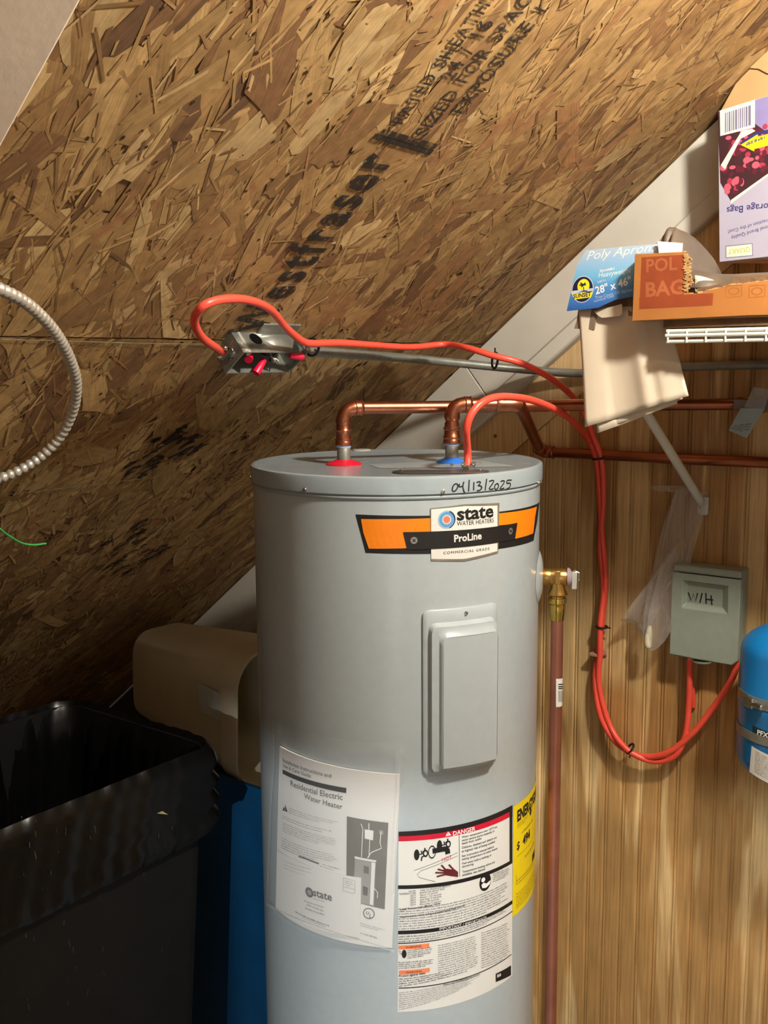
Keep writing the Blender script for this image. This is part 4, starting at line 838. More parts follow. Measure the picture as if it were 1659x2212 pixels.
# ================================================================== SHELF AND WHAT LIES ON IT
SF = .40                                       # shelf depth from the wall
def build_shelf():
    zt_ = wallp(1600, 712, SF).z; zb = wallp(1600, 735, SF).z; ul = (wallp(1440, 720, SF) - OW).dot(U_); ur = ul + .75
    t = thing('wire_shelf', 'white vinyl coated wire shelf on the back wall', 'shelf', W(ul, 0, zb))
    m = MB()
    for n_, z in ((SF, zt_), (SF + .003, (zt_ + zb) / 2 + .001), (SF, zb), (SF * .5, zt_ - .006), (.012, zt_ - .004)):
        m.tube([W(ul, n_, z), W(ur, n_, z)], .0032, 10); obj('rail', m, M_white_wire, t); m = MB()
    x = ul + .004; k = 0
    while x < ur:
        m = MB(); m.tube(fillet([W(x, .008, zt_ + .002), W(x, SF + .004, zt_ + .002), W(x, SF + .004, zb - .002)], .006, 4), .0017, 8); o = obj('cross_wire', m, M_white_wire, t); x += .0305
    # diagonal brace
    a = wallp(1385, 880, .26); top = W((a - OW).dot(U_), SF - .02, zb); foot = wallp(1519, 1092, .008)
    ua = (foot - OW).dot(U_)
    top = hit(1290, 712, W(ua, 0, 0), U_); p0 = foot; pm = hit(1404, 905, W(ua, 0, 0), U_); d = (pm - p0)
    kk = (SF - .085 - .008) / d.dot(N_); m = MB(); m.tube([p0, p0 + d * .5 * kk, p0 + d * kk], .0085, 14); tag(obj('brace', m, M_white_wire, t), 'white diagonal support arm')
    m = MB(); m.box(foot + N_ * .0, (U_, N_, Z_), (.02, .012, .036)); obj('brace_foot', m, M_white_wire, t, bevel=.002)
    # flat dark cardboard lying on the wires under the carton
    us = (wallp(1434, 695, SF) - OW).dot(U_); zc = wallp(1500, 688, SF).z; m = MB()
    m.prism([W(us, .05, zt_ + .0052), W(us, SF + .002, zt_ + .0052), W(us + .62, SF + .002, zt_ + .0052), W(us + .62, .05, zt_ + .0052)], Z_ * max(.006, zc - zt_ - .0058))
    tag(obj('cardboard_sheet', m, M_kraft_dk, None, 0, bevel=.001), 'dark brown flat cardboard lying on the wire shelf under the orange carton', 'cardboard')
    # carton with the torn front, standing at the shelf edge
    fo = SF + .012; P = plane_print(W(0, fo, 0), N_, U_)
    t = thing('torn_carton', 'long orange brown cardboard carton with a torn open front on the shelf', 'carton', wallp(1500, 693, fo - .1))
    edge = [(1372, 549), (1477, 544), (1489, 562), (1486, 580), (1492, 612), (1480, 630), (1500, 637), (1530, 628), (1570, 618), (1610, 612), (1660, 606), (1960, 588)]
    poly = edge + [(1960, 664), (1366, 693)]
    front = [P.pt(*P.px(*q), 0) for q in poly]; m = MB(); m.prism(front, -N_ * .003); obj('front_panel', m, M_carton, t, 0)
    u0 = (front[-1] - OW).dot(U_); u1 = (front[-2] - OW).dot(U_); z0 = min(front[-1].z, front[-2].z); zq = front[0].z
    m = MB(); m.prism([W(u0, fo - .003, z0), W(u0, fo - .003, zq), W(u0, .045, zq), W(u0, .045, z0)], U_ * .003); obj('side_panel', m, M_carton, t, 0)
    m = MB(); m.prism([W(u0, .045, z0), W(u1, .045, z0), W(u1, .045, z0 + .04), W(u0, .045, z0 + .04)], -N_ * .003); obj('back_panel', m, M_kraft, t, 0)
    m = MB(); m.prism([W(u0, fo - .003, z0), W(u1, fo - .003, z0), W(u1, .045, z0), W(u0, .045, z0)], Z_ * .003); obj('bottom_panel', m, M_kraft, t, 0)
    # ragged corrugated edges
    rnd = random.Random(3); m = MB(); pe = [P.pt(*P.px(*q), -.0015) for q in edge[1:]]
    for i in range(len(pe) - 1):
        n = max(3, int((pe[i + 1] - pe[i]).length / .004))
        for k in range(n):
            c = pe[i].lerp(pe[i + 1], k / n); s_ = rnd.uniform(.002, .0055); m.box(c + Z_ * rnd.uniform(-.001, .0015) - N_ * rnd.uniform(0, .002), (U_, N_, Z_), (rnd.uniform(.004, .008), .003, s_ * .6))
    for i in range(30): c = P.pt(*P.px(1484 + rnd.uniform(-4, 5), 550 + i * 2.7), .0005); m.box(c, (U_, N_, Z_), (rnd.uniform(.004, .010), .002, .0016))
    tag(obj('torn_edge', m, mat('torn_corrugation', (178, 140, 88), .85, 0, .3, 80), t, 0), 'ragged torn cardboard edge', kind='stuff')
    m = MB(); m.prism([P.pt(*P.px(*q), -.012) for q in ((1500, 622), (1575, 608), (1580, 597), (1659, 592), (1740, 588), (1740, 640), (1500, 660))], -N_ * .003); tag(obj('inner_flap', m, M_kraft_dk, t, 0), 'dark torn inner flap')
    P.thin(); m = newmb(); P.quad(m, [(1386, 556), (1478, 550), (1477, 662), (1381, 668)], 0, .0005, 2, 2); P.quad(m, [(1381, 643), (1541, 633), (1539, 660), (1381, 668)], 0, .0006, 2, 1)
    P.text(m, 'POL', (1396, 588), (1463, 582), 1, .0009, .02); P.text(m, 'BAG', (1395, 641), (1478, 634), 1, .0009, .03, 0, .95)
    for x in (1568, 1618): P.stroke(m, [(x, 618), (x + 34, 615), (x + 34, 640), (x, 643), (x, 618)], .0016, 2, .0006); P.disc(m, (x + 17, 629), .009, .006, 2, .0006, 16, .7)
    obj('print', m, [M_carton_print, M_carton_text, mat('faint_brown_print', (150, 92, 36), .6)], t, 0)
    P.thin(1)
    # white paper showing in the opening
    m = MB(); m.grid(lambda i, j: P.pt(*P.px(lerp(1486, 1552, i), lerp(632, 592 + 26 * i ** 1.6, j)), -.03 - .02 * i), 8, 4); tag(obj('plastic_bag', m, M_sheet, solid=.001), 'white plastic bag showing through the torn opening of the orange carton', 'bag')
    m = MB(); Pb = plane_print(W(0, fo - .02, 0), N_, U_); m.prism([Pb.pt(*Pb.px(*q), 0) for q in ((1420, 521), (1474, 525), (1472, 560), (1425, 560))], -N_ * .002); tag(obj('paper_slip', m, M_paper, bevel=0), 'small white paper slip sticking up behind the orange carton', 'paper')
    # apron box: tilted blue carton with open end flaps
    ao = SF - .02; nrm = (N_ * 1.0 + Z_ * .05 - U_ * .10).normalized(); c0 = wallp(1330, 610, ao); P = plane_print(c0, nrm, U_)
    t = thing('apron_box', 'blue printed apron box hanging open over the left end of the shelf', 'box', wallp(1300, 690, ao))
    q = [(1266, 540), (1425, 526), (1420, 641), (1368, 640), (1330, 647), (1291, 665), (1224, 672), (1246, 573)]
    fp = [P.pt(*P.px(*x), 0) for x in q]; m = MB(); m.prism(fp, -nrm * .0015)
    blu = gradient_blue(P.pt(*P.px(1330, 535), 0).z, P.pt(*P.px(1330, 672), 0).z); fr = obj('front_panel', m, blu, t, 0)
    dp = -N_ * .09; m = MB(); m.prism([fp[0], fp[1], fp[1] + dp, fp[0] + dp], -Z_ * .0015); obj('top_panel', m, M_kraft, t, 0)
    m = MB(); bp = [fp[0] + dp - nrm * .001, fp[1] + dp, fp[2] + dp, fp[6] + dp + U_ * .02]; m.prism(bp, -nrm * .0015); obj('back_panel', m, mat('grey_board_inside', (120, 104, 88), .8), t, 0)
    fl = mat('grey_brown_board', (122, 104, 84), .8, 0, .08, 20); PB = plane_print(c0 + nrm * -.012, nrm, U_)
    m = MB(); m.prism([PB.pt(*PB.px(*x), 0) for x in ((1249, 668), (1291, 664), (1284, 712), (1240, 710), (1246, 692))], -nrm * .0012); tag(obj('end_flap', m, fl, t, 0), 'grey brown end flap')
    m = MB(); m.prism([PB.pt(*PB.px(*x), .004) for x in ((1285, 673), (1346, 657), (1347, 678), (1342, 683), (1303, 687), (1297, 684))], -nrm * .001); tag(obj('tuck_flap', m, M_sheet, t, 0), 'pale tuck flap')
    m = MB(); m.prism([PB.pt(*PB.px(*x), -.004) for x in ((1352, 645), (1372, 640), (1372, 682), (1355, 682))], -nrm * .001); obj('end_flap', m, fl, t, 0)
    P.thin(); m = newmb()
    P.text(m, 'Poly Aprons', (1267, 562), (1420, 541), 0, .0006, 0, .35, .78)
    P.lines(m, [(1296, 583), (1342, 575), (1342, 581), (1296, 589)], 1, 0, .0006, .8, 71); P.text(m, 'Heavyweight', (1293, 600), (1363, 588), 0, .0006, 0, .2, 1.0)
    P.text(m, '28" x 46"', (1287, 636), (1364, 613), 0, .0006, .02, 0, 1.0); P.text(m, 'True Count 100 Aprons', (1286, 646), (1367, 628), 1, .0006); P.text(m, 'Individually Folded', (1284, 653), (1326, 641), 1, .0006); P.lines(m, [(1291, 607), (1318, 600), (1318, 606), (1291, 613)], 1, 1, .0006, .7, 72)
    c = (1258.5, 625); P.disc(m, c, .0215, .0225, 1, .0006); P.disc(m, c, .0200, .0210, 2, .0008); 
    cc = (1260.5, 618); P.disc(m, cc, .0118, .0118, 3, .0010); P.quad(m, [(1234, 629), (1283, 622), (1283, 628), (1234, 635)], 1, .0012, 2, 1); P.quad(m, [(1236, 635), (1281, 630), (1277, 642), (1241, 647)], 3, .0011, 2, 1)
    P.poly(m, [(1250, 631), (1262, 627), (1270, 628), (1268, 630)], 2, .0014); P.stroke(m, [(1261, 627), (1260.5, 619)], .0014, 2, .0014)
    for a in ((1252, 616), (1254, 611), (1265, 611), (1266, 615), (1256, 620)): P.stroke(m, [(1260.5, 615.5), a], .0022, 2, .0014)
    P.text(m, 'SUNSET', (1238.5, 645), (1277, 639), 2, .0013, .03, 0, 1.0)
    obj('print', m, [M_ink_white, mat('pale_blue_print', (190, 200, 220), .5), mat('navy_ink', (28, 26, 58), .5), mat('lemon_ink', (240, 226, 40), .5)], t, 0)
    # plastic apron sheets hanging out of the box
    lays = [(0.000, [(1250, 662), (1437, 662), (1487, 855), (1270, 922)], 'top'), (.006, [(1256, 664), (1430, 664), (1463, 872), (1297, 935)], 'mid'), (.012, [(1262, 666), (1424, 664), (1474, 862), (1330, 918)], 'back')]
    labs = ['milky plastic apron hanging foremost under the blue box', 'milky plastic apron in the middle of the hanging stack', 'milky plastic apron at the back of the hanging stack']
    for (dp_, c, nm), lb in zip(lays, labs):
        Pq = plane_print(wallp(1350, 780, SF - .036) - N_ * dp_ * 1.2, N_, U_); qq = [Pq.px(*x) for x in c]; rnd = random.Random(int(dp_ * 1000) + 2); ph = 1.3
        def fn(i, j):
            a = [lerp(lerp(qq[0][k], qq[1][k], i), lerp(qq[3][k], qq[2][k], i), j) for k in (0, 1)]
            w = .0035 * sin(i * 9 + ph) * (.4 + j) + .006 * j * j * (1 if i < .25 else .4) + .004 * max(0, 1 - abs(i - .62) / .10) * (1 - .3 * j) - .004 * max(0, 1 - abs(i - .72) / .08)
            return Pq.pt(a[0], a[1], w)
        m = MB(); m.grid(fn, 30, 16); tag(obj('plastic_apron', m, M_sheet, None, 60, solid=.0008), lb, 'apron', 'plastic aprons under the blue box')
    # storage bag box, upside down
    so = .135; P = plane_print(W(0, so, 0), N_, U_); q = [(1551, 240), (1720, 188), (1720, 548), (1554, 566)]; fp = [P.pt(*P.px(*x), 0) for x in q]
    t = thing('storage_bag_box', 'pale lilac storage bag box with berry picture standing upside down on the shelf', 'box', wallp(1600, 566, so - .03))
    m = MB(); m.prism(fp, -N_ * .045); obj('carton', m, mat('lilac_card', (158, 154, 170), .4, 0, .03, 12), t, 0, bevel=.0008)
    P.thin(); m = newmb(); I = lambda c, mi, hh=.0005: P.poly(m, c, mi, hh)
    I([(1551, 241), (1719, 190), (1719, 336), (1579, 435), (1556, 395), (1552, 300)], 0, .0004)
    I([(1600, 226), (1720, 190), (1720, 330), (1632, 268)], 1, .0006)
    rnd = random.Random(8); 
    for i in range(110):
        x, y = rnd.uniform(1562, 1710), rnd.uniform(270, 420)
        if y > 424 - (x - 1579) * .70 or y > 395 + (x - 1556) * 1.7: continue
        P.disc(m, (x, y), rnd.uniform(.003, .007), rnd.uniform(.003, .007), (2, 3, 3, 4)[rnd.randrange(4)], .0007 + i * .000004, 10)
    I([(1555, 239), (1631, 215), (1631, 275), (1556, 294)], 5, .0016)
    x = 1566
    for w in (3, 2, 4, 2, 3, 5, 2, 3, 3, 2, 4, 6):
        y0 = 244 - (x - 1566) * .30; I([(x, y0), (x + w * .9, y0 - w * .25), (x + w * .9, y0 + 43 - w * .2), (x, y0 + 43)], 6, .0019); x += w + 1.6
    I([(1557, 357), (1602, 283), (1625, 278), (1632, 283), (1600, 300), (1566, 366)], 5, .0017); I([(1598, 309), (1634, 285), (1659, 280), (1720, 262), (1720, 285), (1640, 290), (1600, 312)], 7, .0018)
    I([(1600, 313), (1637, 290), (1637, 296), (1720, 270), (1720, 300), (1630, 322), (1629, 327)], 8, .0020); P.lines(m, [(1612, 309), (1676, 284), (1676, 291), (1612, 317)], 1, 7, .0022, .7, 74)
    I([(1579, 440), (1659, 380), (1659, 375), (1579, 432)], 5, .0009)
    # lettering is upside down because the box is
    P.text(m, 'Storage Bags', (1677, 437), (1570, 448), 7, .0008, .01); P.text(m, 'at a Fraction of the Cost!', (1682, 466), (1572, 498), 7, .0008); P.text(m, 'National Brand Quality', (1678, 481), (1579, 511), 7, .0008)
    P.quad(m, [(1567, 531), (1626, 525), (1627, 553), (1567, 558)], 9, .0006, 2, 1); P.quad(m, [(1569, 533), (1624, 527), (1625, 551), (1569, 556)], 5, .0008, 2, 1); P.text(m, 'QUART', (1621, 534), (1573, 539), 10, .0010, .02)
    obj('print', m, [mat('deep_wine_print', (52, 26, 32), .4), mat('violet_print', (124, 116, 158), .4), mat('berry_red', (150, 48, 70), .35), mat('berry_dark', (82, 24, 38), .35), mat('berry_pale', (176, 80, 98), .35), mat('dull_white_print', (196, 194, 184), .45), mat('bluegrey_ink', (104, 100, 126), .5), mat('indigo_ink', (38, 34, 92), .5), M_ink_yel, mat('grey_outline', (112, 112, 124), .5), mat('lime_ink', (176, 178, 70), .5)], t, 0)
    # tan cardboard box behind it, flap up
    bo = .075; P = plane_print(W(0, bo, 0), N_, U_); t = thing('cardboard_box', 'tan cardboard box behind the lilac box under the roof slope', 'box', wallp(1640, 560, bo))
    m = MB(); m.prism([P.pt(*P.px(*x), 0) for x in ((1557, 238), (1588, 182), (1621, 146), (1760, 110), (1760, 566), (1557, 566))], -N_ * .04); obj('body', m, M_kraft, t, 0, bevel=.001)
    m = MB(); m.prism([P.pt(*P.px(*x), .004) for x in ((1619, 148), (1624, 125), (1660, 104), (1760, 70), (1760, 150), (1659, 160), (1640, 150))], -N_ * .003); obj('flap', m, M_kraft, t, 0, bevel=.0008)
    # slumped grey plastic bag in the carton
    P = plane_print(W(0, SF - .07, 0), N_, U_)
    prof = [(1428, 545), (1432, 510), (1446, 490), (1462, 492), (1477, 512), (1485, 545), (1494, 580), (1552, 592), (1600, 592), (1659, 588), (1760, 580)]
    m = MB(); nP = len(prof)
    def fb(i, j):
        f = i * (nP - 1); k = min(int(f), nP - 2); x = lerp(prof[k][0], prof[k + 1][0], f - k); y = lerp(prof[k][1], prof[k + 1][1], f - k)
        if j < .5: yy = lerp(625, y, sin(pi * j)); off = .05 * cos(pi * j) + .004 * sin(i * 40)
        else: yy = lerp(625, y, sin(pi * j)); off = (.05 if i < .3 else .2) * cos(pi * j)
        q = P.px(x, yy); return P.pt(q[0], q[1], off * (.5 if i < .3 else 1))
    m.grid(fb, 48, 16); tag(obj('grey_plastic_bag', m, M_grey_bag, None, 60), 'slumped grey plastic bag rising out of the orange carton', 'bag')
def gradient_blue(zt_, zb):
    m = bpy.data.materials.new('blue_printed_card'); m.use_nodes = True; nt = m.node_tree; b = nt.nodes['Principled BSDF']
    g = nt.nodes.new('ShaderNodeNewGeometry'); s = nt.nodes.new('ShaderNodeSeparateXYZ'); nt.links.new(g.outputs['Position'], s.inputs[0])
    mr = nt.nodes.new('ShaderNodeMapRange'); mr.inputs[1].default_value = zt_; mr.inputs[2].default_value = zb; nt.links.new(s.outputs['Z'], mr.inputs[0])
    r = nt.nodes.new('ShaderNodeValToRGB'); e = r.color_ramp.elements; e[0].position = 0; e[0].color = (*lin((176, 196, 214)), 1); e[1].position = 1; e[1].color = (*lin((38, 84, 158)), 1)
    for p, c in ((.25, (142, 186, 220)), (.42, (112, 182, 216)), (.62, (74, 136, 196))): k = r.color_ramp.elements.new(p); k.color = (*lin(c), 1)
    nt.links.new(mr.outputs[0], r.inputs[0]); nt.links.new(r.outputs[0], b.inputs['Base Color']); b.inputs['Roughness'].default_value = .35
    return m
build_shelf()

# clear bag on the brace end, with a small white object in its bottom
def build_clear_bag():
    clear = film('clear_bag_film', (214, 206, 196), .3, .07, .9, 45); nt = clear.node_tree
    lw = nt.nodes.new('ShaderNodeLayerWeight'); lw.inputs['Blend'].default_value = .28; mr = nt.nodes.new('ShaderNodeMapRange'); mr.inputs[3].default_value = .12; mr.inputs[4].default_value = .8
    bp = [n for n in nt.nodes if n.type == 'BUMP'][0]; nt.links.new(bp.outputs[0], lw.inputs['Normal']); nt.links.new(lw.outputs['Facing'], mr.inputs[0])
    mx = [n for n in nt.nodes if n.type == 'MIX_SHADER'][0]; nt.links.new(mr.outputs[0], mx.inputs[0])
    t = thing('clear_plastic_bag', 'crinkled clear plastic bag hanging from the brace foot beside the grey disconnect box', 'bag', wallp(1405, 1410, .05))
    ctr = [(1492, 1060, .030, 34), (1487, 1090, .032, 36), (1474, 1130, .034, 38), (1462, 1175, .036, 36), (1452, 1220, .04, 36), (1442, 1265, .044, 34), (1430, 1310, .05, 36), (1420, 1350, .054, 30), (1410, 1385, .056, 24), (1404, 1404, .056, 8)]
    rings = []
    for k, (x, y, off, hw) in enumerate(ctr):
        c = wallp(x, y, off); rad = hw / F * 2.0; ring = []
        for i in range(28):
            a = 2 * pi * i / 28; w = 1 + .22 * sin(6 * a + k * .25) + .14 * sin(11 * a - k * .5); ring.append(c + U_ * cos(a) * rad * w + N_ * (sin(a) * rad * .38 * w))
        rings.append(ring)
    m = MB(); m.add([p for r in rings for p in r], [(k * 28 + i, k * 28 + (i + 1) % 28, (k + 1) * 28 + (i + 1) % 28, (k + 1) * 28 + i) for k in range(len(rings) - 1) for i in range(28)]); obj('pouch', m, clear, t, 70, sub=1)
    m = MB()
    P = plane_print(wallp(1390, 1290, .04), N_, U_); q = [P.px(*x) for x in ((1470, 1160), (1458, 1250), (1400, 1372), (1346, 1338))]
    m.grid(lambda i, j: P.pt(*[lerp(lerp(q[0][k], q[1][k], i), lerp(q[3][k], q[2][k], i), j) for k in (0, 1)], .012 * sin(i * 7 + j * 2) + .006 * sin(j * 9)), 16, 14); obj('loose_fold', m, clear, t, 70, solid=.0005)
    m = MB(); P = plane_print(wallp(1450, 1060, .03), N_, U_); q = [P.px(*x) for x in ((1404, 1048), (1490, 1050), (1490, 1068), (1408, 1058))]
    m.grid(lambda i, j: P.pt(*[lerp(lerp(q[0][k], q[1][k], i), lerp(q[3][k], q[2][k], i), j) for k in (0, 1)], .006 * sin(i * 8)), 10, 3); obj('loose_fold', m, clear, t, 70, solid=.0005)
    m = MB(); p = wallp(1402, 1394, .056); pts = [wallp(1404, 1352, .056), wallp(1401, 1372, .057), wallp(1400, 1390, .057), wallp(1402, 1402, .056)]; m.tube(catmull(pts, 5), [.003, .0045, .0058, .0066, .0072, .0076, .0078, .0078, .0080, .0080, .0078, .0076, .0072, .0064, .005, .002], 14)
    tag(obj('plug', m, mat('cream_plastic', (224, 214, 182), .4)), 'cream coloured plug lying in the bottom of the clear plastic bag', 'plug')
build_clear_bag()

# ================================================================== BINS AT THE LEFT
def rr_loop(c, ux, uy, a, b, r, n=5):
    out = []
    for sx, sy, a0 in ((1, 1, 0), (-1, 1, 90), (-1, -1, 180), (1, -1, 270)):
        for k in range(n + 1):
            t = radians(a0 + 90 * k / n); out.append(c + ux * (sx * (a - r) + cos(t) * r) + uy * (sy * (b - r) + sin(t) * r))
    return out
def loft(mb, loops, cap0=False, cap1=False):
    n = len(loops[0]); mb.add([p for l in loops for p in l], [(k * n + i, k * n + (i + 1) % n, (k + 1) * n + (i + 1) % n, (k + 1) * n + i) for k in range(len(loops) - 1) for i in range(n)] + ([tuple(range(n))[::-1]] if cap0 else []) + ([tuple((len(loops) - 1) * n + i for i in range(n))] if cap1 else []))
def build_bins():
    zr = 1.0
    cr = atz(474, 1606, zr); cb = atz(232, 1484, zr); Lu = (cr - cb).dot(U_); Ln = .52
    c = cr - U_ * (Lu / 2) + N_ * (Ln / 2); c = V((c.x, c.y, 0))
    t = thing('black_bin', 'tall black rectangular bin with scuffed sides left of the heater', 'bin', c)
    a, b = Lu / 2, Ln / 2
    L = lambda z, f, r: rr_loop(c + Z_ * z, U_, N_, a * f, b * f, r)
    m = MB(); loft(m, [L(0, .74, .04), L(.02, .76, .04), L(.9, .94, .04), L(zr - .05, .965, .04), L(zr - .05, .99, .042), L(zr - .005, 1.0, .042), L(zr - .005, .95, .038), L(.05, .73, .036)], True, True); body = obj('body', m, M_bin, t, 40)
    # scuff marks on the face seen
    m = newmb(); rnd = random.Random(4); nf = (U_ * 1 - Z_ * .0); P = plane_print(c + U_ * (a * .935 + .003) + Z_ * .78, (U_ + Z_ * -.13).normalized(), -N_)
    for i in range(46):
        x, y = rnd.uniform(40, 380), rnd.uniform(1740, 2200); l = rnd.uniform(2, 18); P.stroke(m, [(x, y), (x + l * .25 * rnd.uniform(-1, 1), y + l)], rnd.uniform(.0004, .0011), 0, .004)
    tag(obj('scuff', m, mat('pale_scuff', (66, 64, 58), .8, 0, .3, 60), t, 0), 'pale scuff marks', kind='stuff')
    m = newmb(); P.poly(m, [(335, 1755), (347, 1750), (360, 1758)], 0, .004); tag(obj('fleck', m, mat('straw_fleck', (148, 140, 96), .7), t, 0), 'small straw coloured fleck')
    # liner folded over the rim
    def ring(z, f, r, amp, seed, d=0):
        base = []
        lp = rr_loop(c + Z_ * z, U_, N_, a * f + d, b * f + d, r, 6); n = len(lp)
        for i in range(n):
            p, q = lp[i], lp[(i + 1) % n]; k = max(1, int((q - p).length / .012))
            for s_ in range(k): base.append(p.lerp(q, s_ / k))
        out = []
        for i in range(240):
            f_ = i / 240 * len(base); j = int(f_); p = base[j % len(base)].lerp(base[(j + 1) % len(base)], f_ - j); dirv = V((p.x - c.x, p.y - c.y, 0)).normalized(); w = .8 * sin(i * .21 + seed) + .5 * sin(i * .63 + seed * 2) + .5 * sin(i * 1.3 + seed * 3)
            out.append(p + dirv * w * amp + Z_ * w * amp * .8)
        return out
    prof = [(-.158, .992, .0060, .006), (-.135, .992, .0032, .014), (-.118, .992, .0022, .005), (-.100, .993, .0020, .0135), (-.084, .995, .0016, .006), (-.066, .996, .0016, .014), (-.050, .998, .0014, .006), (-.030, 1.0, .0014, .0125), (-.010, 1.0, .0014, .008), (.005, .99, .0012, .001), (-.01, .955, .002, 0), (-.08, .925, .005, 0), (-.22, .84, .007, 0), (-.45, .72, .009, 0), (-.62, .55, .010, 0)]
    m = MB(); loft(m, [ring(zr + dz, f, .05, am, 2 + k * .25, d) for k, (dz, f, am, d) in enumerate(prof)], False, True)
    tag(obj('bin_liner', m, M_liner, None, 70), 'glossy black bag folded over the rim of the black bin', 'bin liner')
    # blue bin in the gap
    zb = .80; cc = atz(447, 1667, zb); uL = (cc - OW).dot(U_); nL = (cc - OW).dot(N_)
    u0, u1 = uL - .2, -1.385; n1 = nL; n0 = n1 - .38; c2 = W((u0 + u1) / 2, (n0 + n1) / 2, 0); a2, b2 = (u1 - u0) / 2, (n1 - n0) / 2
    t = thing('blue_bin', 'dark blue plastic bin squeezed between the black bin and the heater', 'bin', c2)
    L2 = lambda z, f, r: rr_loop(c2 + Z_ * z, U_, N_, a2 * f, b2 * f, r)
    m = MB(); loft(m, [L2(0, .86, .03), L2(zb - .04, .97, .03), L2(zb - .04, 1.0, .032), L2(zb, 1.0, .032), L2(zb, .95, .03), L2(.05, .84, .03)], True, True); obj('body', m, M_bluebin, t, 40)
    # beige wastebasket lying on the blue bin
    rc = aty(612, 1540, 2.2); bc = aty(340, 1440, 2.5); axd = (rc - bc).normalized(); up = (Z_ - axd * Z_.dot(axd)).normalized(); sd = axd.cross(up).normalized(); Lb = (rc - bc).length
    t = thing('wastebasket', 'beige plastic wastebasket lying on its side behind the black bin', 'wastebasket', bc - Z_ * .1)
    L3 = lambda s_, w, h_, r: rr_loop(bc + axd * (Lb * s_), sd, up, w, h_, r, 7)
    hb, hr_ = .110, .160
    m = MB(); loft(m, [L3(0.0, .06, .07, .04), L3(.015, .078, .088, .045), L3(.05, .088, hb, .05), L3(.88, .128, hr_ - .012, .075), L3(.88, .134, hr_ - .006, .078), L3(1.0, .138, hr_, .08), L3(1.0, .132, hr_ - .006, .075), L3(.06, .083, hb - .006, .045)], True, True); obj('body', m, M_beige, t, 40)
    if sd.dot(CAM - bc) < 0: sd = -sd
    P = plane_print(bc.lerp(rc, .88) + sd * .1305, sd - axd * (.040 / (.83 * Lb)), axd)
    m = newmb(); P.quad(m, [(429, 1473), (477, 1497), (478, 1560), (433, 1534)], 0, .002, 4, 4); tag(obj('sticker', m, mat('grey_sticker', (196, 198, 190), .6), t, 0), 'pale blank sticker')
build_bins()

